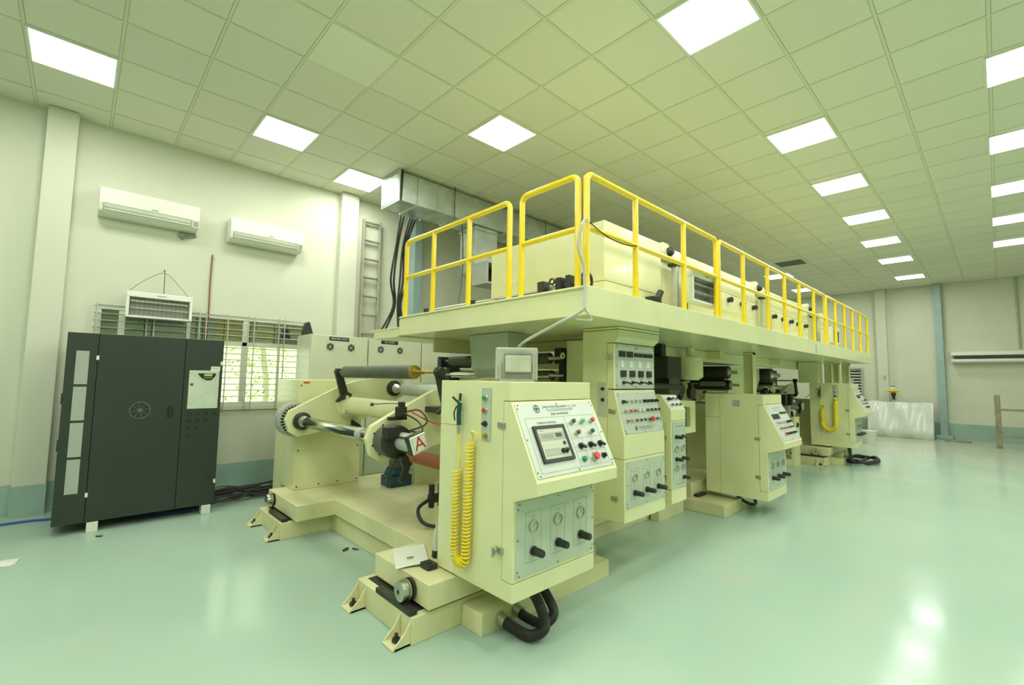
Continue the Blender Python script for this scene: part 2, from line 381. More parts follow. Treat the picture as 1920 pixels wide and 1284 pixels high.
def regulator(parent, F, u, v, r=.02, L_=.075):
    o, U, Vv, N = F; p = o + U * u + Vv * v
    MB().lathe(p, N, [(0, r * .8), (.004, r * 1.25), (.014, r * 1.25), (.016, r * .85), (.026, r * .85), (.028, r * 1.12), (L_ - .004, r * 1.0), (L_, r * .9)], 18).build('regulator_knob', BLACK, parent, smooth=True)
def screws(parent, F, pts, r=.004):
    o, U, Vv, N = F; k = MB()
    for u, v in pts: k.lathe(o + U * u + Vv * v, N, [(0, r), (.003, r * .8)], 8)
    k.build('screw_heads', BLACKM, parent, kind='stuff')
def border(Wp, Hp, m_=.012):
    return [(m_ * 2, m_), (Wp / 2, m_), (Wp - m_ * 2, m_), (m_, m_ * 3), (m_, Hp / 2), (m_, Hp - m_ * 3), (Wp - m_, m_ * 3), (Wp - m_, Hp / 2), (Wp - m_, Hp - m_ * 3), (m_ * 2, Hp - m_), (Wp / 2, Hp - m_), (Wp - m_ * 2, Hp - m_)]
def lines(F, L, w=.0012, n=.0052):
    k = MB(); o, U, Vv, N = F
    for (a, b, c, d) in L:
        A = V((a, b)); B = V((c, d)); l = (B - A).length
        D = U * ((c - a) / l) + Vv * ((d - b) / l); E_ = N.cross(D)
        k.fr((o + U * a + Vv * b, D, E_, N), 0, l, -w / 2, w / 2, n - .0008, n)
    return k
def rect(a, b, c, d): return [(a, b, c, b), (c, b, c, d), (c, d, a, d), (a, d, a, b)]
def latch(parent, p, key=False):   # on a face looking towards -X
    x, y, z = p
    k = MB().box(x - .008, x, y - .03, y + .03, z - .016, z + .016).box(x - .016, x - .008, y - .028, y - .002, z - .013, z + .013)
    if key: k.lathe((x - .016, y + .012, z), (-1, 0, 0), [(0, .012), (.012, .012), (.016, .02), (.02, .02)]).box(x - .05, x - .03, y + .008, y + .016, z - .03, z + .01)
    k.build('latch', STEEL, parent, bevel=.002)
def gauge_plate(t, FG, Wp, Hp, gr=.034, kr=.02):
    gp = MB().fr(FG, 0, Wp, 0, Hp, 0, .004).build('gauge_panel', PLATEG, t, bevel=.001)
    L = []
    for s in (.195, .495, .80): L += rect(Wp * (s - .092), Hp * .16, Wp * (s + .092), Hp * .83)
    lines(FG, L).build('printed_frame', LINE, gp, kind='stuff')
    tx = MB()
    for s, q in zip((.195, .495, .80), ('BRAKE', 'AIR', 'LIFT')): tx.fr(FG, Wp * s - .018, Wp * s + .018, Hp * .225, Hp * .225 + .004, .004, .0047).fr(FG, Wp * s - .001, Wp * s + .001, Hp * .50, Hp * .58, .004, .0047)
    tx.build('printed_mark', LINE, gp, kind='stuff')
    FF = (FG[0] + FG[3] * .004, FG[1], FG[2], FG[3])
    for s in (.193, .495, .802): gauge(gp, FF, Wp * s, Hp * .36, gr); regulator(gp, FF, Wp * s, Hp * .69, kr)
    screws(gp, FF, border(Wp, Hp))
    return gp
def brand(par, F, u, v, sc, first=True):
    k = MB(); o, U, Vv, N = F
    u -= sc * 1.3; k.ring(o + U * (u - sc * 6.2) + Vv * v, N, sc * 1.0, sc * 1.25, .0012)
    k.ring(o + U * (u - sc * 6.2 - sc * .1) + Vv * v, N, sc * .35, sc * .55, .0012, 12)
    k.fr(F, u - sc * 7.2, u - sc * 5.2, v - sc * .12, v + sc * .12, 0, .001); k.fr(F, u - sc * 6.3, u - sc * 6.1, v - sc, v + sc, 0, .001)
    u += sc * 1.3; k.text('JUNG WON MACHINERY CO., LTD.', F, u + sc * 3, v - sc * .45, sc * 1.0, .0012)
    k.fr(F, u - sc * 3.8, u + sc * 9, v + sc * .25, v + sc * .36, 0, .001); k.fr(F, u - sc * 3.2, u + sc * 8.3, v + sc * .75, v + sc * .86, 0, .001)
    k.build('maker_name', INK, par)

def console(label, x0, wd, yf, z0, z1, style, yb=None, depth=.67):
    yb = yb or yf + depth; x1 = x0 + wd
    t = thing('control_console', label, 'control console', (x0 + wd / 2, (yf + yb) / 2, z0))
    sp = yf + .50
    MB().prism([(sp, z0), (yf, z0), (yf, z0 + .095), (yf + .085, z0 + .095), (yf + .085, z1 - .102), (yf + .03, z1 - .102), (yf + .03, z1), (sp, z1)], 'x', x0, x1).build('body', CREAM, t, bevel=.003)
    MB().prism([(yf, z0 + .099), (yf + .082, z0 + .099), (yf + .082, z1 - .106), (yf + .028, z1 - .106), (yf - .17, z1 - .50), (yf - .17, z1 - .562), (yf, z1 - .62)], 'x', x0, x1).build('front_door', CREAM, t, bevel=.003)
    zs = z1 - .27
    MB().box(x0, x1, sp + .002, yb, z0, zs - .001).build('rear_cover', CREAM, t, bevel=.003)
    MB().box(x0, x1, sp + .002, yb, zs + .001, z1).build('rear_cover', CREAM, t, bevel=.003)
    latch(t, (x0, yf + .095, z0 + .245), key=(style == 'a')); latch(t, (x0, yf + .095, z1 - .235 if style == 'a' else z0 + .66))
    # sloped legend plate
    a = V((x0, yf + .028, z1 - .106)); b = V((x0, yf - .17, z1 - .50)); Vv = (b - a).normalized(); U = V((1, 0, 0)); N = Vv.cross(U).normalized()
    if N.y > 0: N = -N
    SL = (b - a).length; Wp = wd - .03; Hp = SL - .035
    FP = (a + U * .015 + Vv * .014, U, Vv, N)
    cp = MB().fr(FP, 0, Wp, 0, Hp, 0, .004).build('control_panel', PLATE, t, bevel=.001)
    FF = (FP[0] + N * .004, U, Vv, N)
    screws(cp, FF, border(Wp, Hp, .01))
    P = lambda s, q: (Wp * s, Hp * q)
    if style == 'a':
        brand(cp, FF, Wp * .45, Hp * .085, .019)
        MB().text('2ND UNWINDER', FF, Wp * .5, Hp * .172, .02).text('TENSION CONTROL', FF, Wp * .30, Hp * .29, .017).build('lettering', INK, cp)
        L = rect(*P(.058, .214), *P(.945, .946)) + [(*P(.54, .214), *P(.54, .946)), (*P(.54, .552), *P(.945, .552)), (*P(.54, .736), *P(.945, .736)), (*P(.675, .552), *P(.675, .946)), (*P(.81, .552), *P(.81, .946))]
        lines(FP, L).build('printed_frame', LINE, cp, kind='stuff')
        dv = MB().frame(FF, Wp * .107, Wp * .487, Hp * .332, Hp * .83, .018, 0, .012).build('controller_bezel', BLACK, cp, bevel=.001)
        MB().fr(FF, Wp * .107 + .018, Wp * .487 - .018, Hp * .332 + .018, Hp * .83 - .018, 0, .008).build('controller_face', mat('controller face', (.55, .58, .42), .4), cp)
        MB().fr(FF, Wp * .145, Wp * .455, Hp * .435, Hp * .545, .008, .0085).build('controller_band', mat('controller band', (.34, .38, .28), .4), cp)
        MB().fr(FF, Wp * .18, Wp * .305, Hp * .46, Hp * .505, .0085, .009).build('controller_display', mat('dim display', (.25, .29, .2), .3), cp)
        MB().fr(FF, Wp * .345, Wp * .415, Hp * .45, Hp * .505, .0085, .009).build('controller_readout', INK, cp)
        kk = MB()
        for i in range(5): kk.frame(FF, Wp * (.165 + i * .035), Wp * (.187 + i * .035), Hp * .655, Hp * .745, .002, .008, .0095)
        for i in range(6): kk.fr(FF, Wp * (.160 + i * .029), Wp * (.165 + i * .029), Hp * .60, Hp * .608, .008, .009)
        kk.fr(FF, Wp * .165, Wp * .215, Hp * .402, Hp * .412, .008, .009)
        kk.build('controller_keys', LINE, cp, kind='stuff')
        FD = (FF[0] + N * .008, U, Vv, N)
        MB().fr(FD, Wp * .405, Wp * .425, Hp * .575, Hp * .615, 0, .008).build('rocker_switch', BLACK, cp)
        for s in (.365, .41): selector(cp, FD, *P(s, .70), r=.012, ang=-.5, L_=.016)
        for s, q, c in ((.61, .313, GRND), (.745, .316, GRNL), (.882, .315, RED), (.622, .48, mat('dark red', (.2, .03, .02), .3)), (.82, .483, GRND)): push(cp, FF, *P(s, q), r=.0125, cap=c, h=.03)
        for s in (.62, .756, .894): selector(cp, FF, *P(s, .667), r=.015, ang=.55, L_=.03)
        push(cp, FF, *P(.603, .852), r=.013, cap=GRN, ring=GRN, h=.02)
        push(cp, FF, *P(.74, .847), r=.021, cap=RED, h=.034, name='emergency_stop'); selector(cp, FF, *P(.882, .846), r=.014, ang=1.6, L_=.014)
    else:
        MB().fr(FF, Wp * .3, Wp * .75, Hp * .07, Hp * .085, 0, .001).fr(FF, Wp * .35, Wp * .7, Hp * .12, Hp * .13, 0, .001).build('lettering', LINE, cp)
        for s in (.16, .36): MB().fr(FF, Wp * s - .045, Wp * s + .045, Hp * .25, Hp * .385, 0, .008).build('digital_meter', BLACK, cp)
        for i in range(4): MB().fr(FF, Wp * (.56 + i * .1), Wp * (.635 + i * .1), Hp * .21, Hp * .26, 0, .008).build('small_meter', BLACK, cp)
        for i in range(9): (push(cp, FF, *P(.14 + i * .09, .5), r=.009, cap=GREY) if i < 6 else selector(cp, FF, *P(.14 + i * .09, .5)))
        for i in range(9): push(cp, FF, *P(.14 + i * .09, .66), r=.009, cap=(RED if i < 6 else BLACK))
        push(cp, FF, *P(.24, .82), r=.016, cap=RED, name='emergency_stop')
        for i in range(6): (push(cp, FF, *P(.36 + i * .1, .82), r=.009, cap=BLACK) if i % 2 else selector(cp, FF, *P(.36 + i * .1, .82)))
    FG = (V((x0 + .02, yf, z1 - .628)), U, V((0, 0, -1)), V((0, -1, 0)))
    gauge_plate(t, FG, wd - .03, z1 - .628 - (z0 + .115))
    return t

CA = console('near cream console, largest one, with coiled yellow air hose on its side', 1.68, .69, 1.755, .318, 1.449, 'a')
# small button strip on the side of a console
def side_strip(t, x, y0, y1, za, zb):
    FS = (V((x, y1, zb)), V((0, -1, 0)), V((0, 0, -1)), V((-1, 0, 0)))
    w_, h_ = y1 - y0, zb - za
    sp = MB().fr(FS, 0, w_, 0, h_, 0, .004).build('button_strip', PLATEG, t, bevel=.001)
    FF = (FS[0] + FS[3] * .004, *FS[1:])
    lines(FS, rect(.006, .008, w_ - .006, h_ - .008)).build('printed_frame', LINE, sp)
    push(sp, FF, w_ * .42, h_ * .19, r=.013, cap=GRN, h=.02); push(sp, FF, w_ * .42, h_ * .43, r=.013, cap=RED, h=.02)
    selector(sp, FF, w_ * .42, h_ * .68, r=.014, ang=.3, L_=.014)
    MB().lathe(FF[0] + FF[1] * w_ * .5 + FF[2] * h_ * .9, FF[3], [(0, .014), (.01, .014), (.012, .008), (.03, .008)]).build('air_port', BRASS, sp, smooth=True)
side_strip(CA, 1.68, 1.935, 2.02, 1.118, 1.412)

def air_gun(label, x, P, coils, zt, ybot, tube_col, off=0.):
    # P: gun position (y,z)
    y, z = P; t = thing('air_blow_gun', label, 'air gun', (x - .03, y, z - .1))
    MB().tube([(x - .03, y - .004, z + .02), (x - .032, y, z - .04), (x - .03, y, z - .11)], .014, 10).build('handle', GRND, t, smooth=True)
    MB().tube([(x - .03, y + .005, z + .02), (x - .03, y + .03, z + .03), (x - .03, y + .065, z + .05)], .007, 8).build('nozzle', BLACKM, t, smooth=True)
    MB().tube([(x - .04, y + .012, z + .0), (x - .045, y + .03, z - .04), (x - .04, y + .028, z - .085)], .0045, 6).build('trigger', BLACKM, t, smooth=True)
    MB().tube([(x - .03, y - .005, z + .03), (x - .03, y - .008, z + .075)], .008, 8).build('hook', BLACKM, t, smooth=True)
    MB().cyl((x - .03, y, z - .105), (x - .03, y, z - .16), .009, 12).build('fitting', STEEL, t, smooth=True)
    return t
air_gun('teal air blow gun hanging on the side of the near console', 1.68, (2.195, 1.30), 0, 0, 0, YTUBE)
# coiled hose: down-leg at y=2.19, up-leg at y=2.09
def coil_hose(label, x, ya, yb, za, zb, zbot, end, turns, R=.035, r=.0055, start=None, name='coiled_air_hose'):
    # centreline of the helix: from (ya,za) down around the bottom and up to (yb,zb)
    cl = []; yc = (ya + yb) / 2; rr = (ya - yb) / 2; zc = zbot + rr
    n1 = 40
    for i in range(n1): cl.append(V((x - R - .008, ya, za + (zc - za) * i / n1)))
    for i in range(16): a = math.pi * i / 16; cl.append(V((x - R - .008, yc + rr * math.cos(a), zc - rr * math.sin(a))))
    for i in range(n1 + 1): cl.append(V((x - R - .008, yb + (end[1] - yb) * .12 * i / n1, zc + (zb - zc) * i / n1)))
    # resample by length
    Ls = [0]
    for a, b in zip(cl, cl[1:]): Ls.append(Ls[-1] + (b - a).length)
    tot = Ls[-1]; N_ = turns * 14; P = []
    j = 0
    for i in range(N_ + 1):
        s_ = tot * i / N_
        while j < len(Ls) - 2 and Ls[j + 1] < s_: j += 1
        f_ = (s_ - Ls[j]) / (Ls[j + 1] - Ls[j]); c = cl[j].lerp(cl[j + 1], f_); d = (cl[j + 1] - cl[j]).normalized()
        e1 = V((1, 0, 0)); e2 = d.cross(e1); a = 2 * math.pi * i / 14
        P.append(c + e1 * math.cos(a) * R * .75 + e2 * math.sin(a) * R)
    pre = smoothpath([start, V(start) + V((0, 0, -.08)), V((x - .03, ya - .03, za + .06)), P[0]], 6) if start else []
    post = smoothpath([P[-1], P[-1] + V((-.01, -.02, .04)), V(end) + V((-.05, .03, .03)), V(end)], 6)
    t = MB().tube((pre[:-1] if pre else []) + P + post[1:], r, 6, smooth=False).build(name, YTUBE, smooth=True)
    return tag(t, label, 'air hose')
coil_hose('coiled yellow air hose looped down the side of the near console', 1.68, 2.205, 2.10, .93, 1.10, .42, (1.646, 1.975, 1.145), 64, R=.026, start=(1.65, 2.195, 1.145))

# ------------------------------------------------------------------ tall console B
def tall_console():
    x0, x1 = 2.855, 3.43; yl, yu = 1.85, 1.935
    t = thing('tall_control_console', 'tall cream console reaching up to the platform with three stacked panels', 'control console', (3.14, 2.05, .46))
    MB().prism([(2.22, .46), (yl, .46), (yl, .90), (yl + .075, .90), (yu + .06, .92), (yu + .06, 1.42), (yu + .06, 1.74), (yu, 1.745), (yu - .045, 1.785), (yu - .045, 1.838), (2.22, 1.838)], 'x', x0, x1).build('body', CREAM, t, bevel=.003)
    MB().prism([(yl, .903), (yl + .072, .903), (yu + .056, .923), (yu + .056, 1.397), (yu, 1.392), (yl, 1.065)], 'x', x0, x1).build('front_door', CREAM, t, bevel=.003)
    MB().box(x0, x1, yu, yu + .058, 1.402, 1.738).build('upper_door', CREAM, t, bevel=.003)
    MB().box(x0, x1, yu - .05, 2.22, 1.842, 1.8595).build('top_flange', CREAM, t, bevel=.003)
    for z, y in ((1.635, 1.98), (1.24, 1.95), (.62, 1.93)): latch(t, (x0, y, z))
    MB().box(x0 - .004, x0, 2.0, 2.08, 1.2, 1.45).build('side_strip', PLATEG, t)
    for z in (1.4, 1.32): MB().lathe((x0 - .004, 2.03, z), (-1, 0, 0), [(0, .014), (.012, .012)]).build('side_button', BLACK, t, smooth=True)
    U = V((1, 0, 0)); wd = x1 - x0
    # upper plate
    F1 = (V((x0 + .02, yu, 1.732)), U, V((0, 0, -1)), V((0, -1, 0))); Wp, Hp = wd - .03, .325
    p1 = MB().fr(F1, 0, Wp, 0, Hp, 0, .004).build('meter_panel', PLATE, t, bevel=.001); FF = (F1[0] + F1[3] * .004, *F1[1:])
    MB().text('OVEN', FF, Wp * .5, Hp * .07, .018).build('lettering', INK, p1)
    L = rect(Wp * .03, Hp * .14, Wp * .97, Hp * .95) + [(Wp * s, Hp * .33, Wp * s, Hp * .95) for s in (.28, .5, .73)] + [(Wp * .03, Hp * .33, Wp * .97, Hp * .33)]
    lines(F1, L).build('printed_frame', LINE, p1, kind='stuff')
    for i, s in enumerate((.145, .335)): MB().fr(FF, Wp * s - .040, Wp * s + .040, Hp * .15, Hp * .28, 0, .008).build('meter', BLACK, p1)
    for i in range(4): s = .50 + i * .13; MB().fr(FF, Wp * s - .027, Wp * s + .027, Hp * .17, Hp * .26, 0, .008).build('small_meter', BLACK, p1)
    for i in range(4):
        s = .174 + i * .224
        MB().fr(FF, Wp * s - .034, Wp * s + .0, Hp * .37, Hp * .52, 0, .006).build('white_switch', WHITE, p1)
        MB().fr(FF, Wp * s - .036, Wp * s + .036, Hp * .59, Hp * .74, 0, .008).build('temperature_controller', BLACKM, p1)
        MB().fr(FF, Wp * s - .030, Wp * s + .030, Hp * .75, Hp * .775, 0, .006).build('key_row', GREY, p1)
        if i < 3: lever(p1, FF, Wp * s + .0, Hp * .87, .07, .007)
        else: selector(p1, FF, Wp * s, Hp * .87)
    screws(p1, FF, border(Wp, Hp, .008))
    # sloped plate
    a = V((x0, yu, 1.39)); b = V((x0, yl, 1.065)); Vv = (b - a).normalized(); N = Vv.cross(U).normalized(); N = N if N.y < 0 else -N
    F2 = (a + U * .02 + Vv * .018, U, Vv, N); Hp2 = (b - a).length - .03
    p2 = MB().fr(F2, 0, Wp, 0, Hp2, 0, .004).build('switch_panel', PLATE, t, bevel=.001); FF = (F2[0] + N * .004, U, Vv, N)
    P = lambda s, q: (Wp * s, Hp2 * q)
    for i in range(9):
        s = .10 + i * .107
        if i in (0, 5, 6, 7, 8): selector(p2, FF, *P(s, .225), r=.011, ang=.6, L_=.018)
        else: push(p2, FF, *P(s, .225), r=.010, cap=GREY)
        push(p2, FF, *P(s, .462), r=.010, cap=(GREY if i == 0 else RED if i < 3 else WHITE if i < 5 else BLACK), h=.022)
        if i != 6: push(p2, FF, *P(s, .695), r=.010, cap=(RED, mat('amber', (.6, .5, .03), .3), GRND, GRND, BLACK, BLACK, RED, GRND, GREY)[i])
    push(p2, FF, *P(.70, .694), r=.017, cap=RED, h=.03, name='emergency_stop')
    brand(p2, FF, Wp * .48, Hp2 * .88, .014)
    screws(p2, FF, border(Wp, Hp2, .008))
    F3 = (V((x0 + .02, yl, .885)), U, V((0, 0, -1)), V((0, -1, 0)))
    gauge_plate(t, F3, Wp, .33, .027, .017)
    return t
tall_console()
def slim_console():
    x0, x1, yl, zt, z0 = 3.54, 3.79, 1.85, 1.347, .475
    t = thing('slim_regulator_console', 'slim cream console with two columns of gauges, right of the tall console', 'control console', (3.66, 2.05, z0))
    MB().prism([(2.25, z0), (yl, z0), (yl, z0 + .11), (yl + .06, z0 + .11), (yl + .06, 1.13), (yl, 1.14), (yl, 1.228), (1.935, zt), (2.25, zt)], 'x', x0, x1).build('body', CREAM, t, bevel=.003)
    MB().box(x0, x1, yl, yl + .058, z0 + .113, 1.137).build('front_door', CREAM, t, bevel=.003)
    for z in (1.0, .68): latch(t, (x0, yl + .07, z))
    U = V((1, 0, 0)); Fp = (V((x0 + .012, yl, 1.13)), U, V((0, 0, -1)), V((0, -1, 0))); Wp, Hp = .226, .53
    p = MB().fr(Fp, 0, Wp, 0, Hp, 0, .004).build('gauge_panel', PLATEG, t, bevel=.001); FF = (Fp[0] + Fp[3] * .004, *Fp[1:])
    lines(Fp, rect(.01, .01, Wp - .01, Hp - .05) + [(Wp / 2, .06, Wp / 2, Hp - .05)] + [(.01, Hp * q, Wp - .01, Hp * q) for q in (.13, .32, .63)]).build('printed_frame', LINE, p, kind='stuff')
    k = MB()
    for i in range(5): k.fr(FF, .05 + i * .03, .068 + i * .03, .03, .045, 0, .001)
    k.fr(FF, .05, .19, Hp - .03, Hp - .022, 0, .001).build('lettering', LINE, p, kind='stuff')
    for s in (.25, .75): gauge(p, FF, Wp * s, Hp * .41, .026); gauge(p, FF, Wp * s, Hp * .705, .026); regulator(p, FF, Wp * s, Hp * .57, .014, .06)
    regulator(p, FF, Wp * .25, Hp * .23, .014, .06); selector(p, FF, Wp * .75, Hp * .23); regulator(p, FF, Wp * .8, Hp * .865, .014, .06)
    a = V((x0, 1.935, zt)); b = V((x0, yl, 1.228)); Vv = (b - a).normalized(); N = Vv.cross(U).normalized(); N = N if N.y < 0 else -N
    F2 = (a + U * .012 + Vv * .01, U, Vv, N); h2 = (b - a).length - .02
    q = MB().fr(F2, 0, Wp, 0, h2, 0, .003).build('switch_panel', PLATE, t); FF = (F2[0] + N * .003, U, Vv, N)
    for i in range(3):
        (selector(q, FF, Wp * (.2 + i * .3), h2 * .28) if i == 0 else push(q, FF, Wp * (.2 + i * .3), h2 * .28, r=.01, cap=BLACK)); push(q, FF, Wp * (.2 + i * .3), h2 * .75, r=.01, cap=BLACKM)
slim_console()
CC = console('cream console standing in mid row, with a square grey sticker on its side', 5.475, .62, 1.755, .188, 1.322, 'c')
MB().box(5.472, 5.4745, 2.03, 2.11, 1.19, 1.26).build('sticker', GREY, CC)
CD = console('farthest cream console, with yellow hose loop and hose coil on the floor below', 10.0, .62, 1.78, .33, 1.466, 'c')
side_strip(CD, 10.0, 2.0, 2.09, 1.14, 1.44)
air_gun('dark air blow gun hanging on the side of the farthest console', 10.0, (2.28, 1.32), 0, 0, 0, YTUBE)
coil_hose('yellow air hose loop hanging on the side of the farthest console', 10.0, 2.25, 2.05, 1.0, 1.15, .63, (9.96, 2.02, 1.16), 60, R=.03, r=.009, start=(9.97, 2.28, 1.16))

# ------------------------------------------------------------------ unwinder bases
def unwinder_base(label, clabel, dx=0., dy=0., box=3.0):
    t = thing('machine_plinth', label, 'machine base', (2.2 + dx, 3.6 + dy, 0))
    D = lambda pts: [(x + dx, y + dy) for x, y in pts]
    plan = D([(1.42, 2.27), (1.42, 2.95), (1.86, 2.95), (1.86, 4.45), (1.40, 4.45), (1.40, 5.13), (3.1, 5.13), (3.1, 2.27)])
    MB().prism(plan, 'z', 0, .145).build('lower_frame', CREAM_D, t, bevel=.004)
    for (ya, yb) in ((2.27, 2.95), (4.45, 5.13)):
        MB().box(1.47 + dx, 1.56 + dx, ya + .05 + dy, yb - .05 + dy, .1452, .1475).build('rail_slot', mat('dark slot', (.03, .032, .02), .7), t)
        MB().box(1.415 + dx, 1.465 + dx, ya + .02 + dy, ya + .42 + dy, .1455, .175).build('track_bar', BLACKM, t, bevel=.003)
    def foot(x, y, sgn):
        f_ = MB()
        for s in (-1, 1):
            yy = y + s * .055
            f_.prism([(x, 0), (x - .10, 0), (x - .10, .02), (x - .04, .07), (x, .13)], 'y', yy - .005, yy + .005)
        f_.box(x - .11, x, y - .06, y + .06, 0, .014)
        f_.build('anchor_foot', CREAM_D, t, bevel=.002)
        MB().cyl((x - .055, y, .014), (x - .055, y, .06), .011, 8).cyl((x - .055, y, .02), (x - .055, y, .036), .024, 6).build('anchor_bolt', BLACKM, t)
    for y in (2.34, 2.88, 4.52, 5.06): foot(1.42 + dx if y < 4 else 1.40 + dx, y + dy, 1)
    if box: MB().box(1.76 + dx, box + dx, 2.08 + dy, 2.268 + dy, 0, .12).build('cable_duct', CREAM_D, t, bevel=.003)
    # carriage
    c = thing('sliding_carriage', clabel, 'machine carriage', (2.2 + dx, 3.6 + dy, .165))
    plan = D([(1.505, 2.24), (1.505, 2.88), (1.83, 2.88), (1.83, 4.33), (1.49, 4.33), (1.49, 5.16), (2.95, 5.16), (2.95, 2.24)])
    MB().prism(plan, 'z', .168, .305).build('deck', CREAM_D, c, bevel=.004)
    for (yy, s) in ((2.42, 1), (4.98, 1)):
        x = 1.50 + dx; y = yy + dy
        MB().lathe((x, y, .237), (-1, 0, 0), [(0, .058), (.02, .062), (.022, .03), (.03, .03)]).build('wheel_hub', BLACKM, c, smooth=True)
        wz = MB().lathe((x - .03, y, .237), (-1, 0, 0), [(0, .062), (.008, .062), (.012, .052), (.028, .052), (.03, .058), (.05, .056), (.053, .035), (.056, .018)]).build('wheel', STEEL, c, smooth=True)
        MB().lathe((x - .085, y, .237), (-1, 0, 0), [(0, .014), (.004, .012)]).build('wheel_cap', BLACKM, wz, smooth=True)
    return t, c
unwinder_base('stepped cream base of the nearest unwinder, bolted to the floor', 'cream sliding carriage with steel wheels on the nearest unwinder base')
unwinder_base('cream base under the farthest console at the rewinder', 'cream sliding carriage on the farthest machine base', 8.3, -.1, 1.98)
mbs = thing('machine_plinth', 'cream floor base under the mid row console', 'machine base', (5.6, 3.4, 0))
MB().box(5.17, 5.66, 2.10, 4.9, 0, .13).build('lower_frame', CREAM_D, mbs, bevel=.005)
MB().box(5.24, 6.95, 2.50, 4.9, .131, .29).build('deck', CREAM_D, mbs, bevel=.005)
MB().box(5.67, 6.95, 2.72, 4.9, 0, .13).build('rear_frame', CREAM_D, mbs, bevel=.005)
MB().box(5.30, 5.5, 2.44, 2.50, .131, .16).build('shim_plate', BLACKM, mbs)
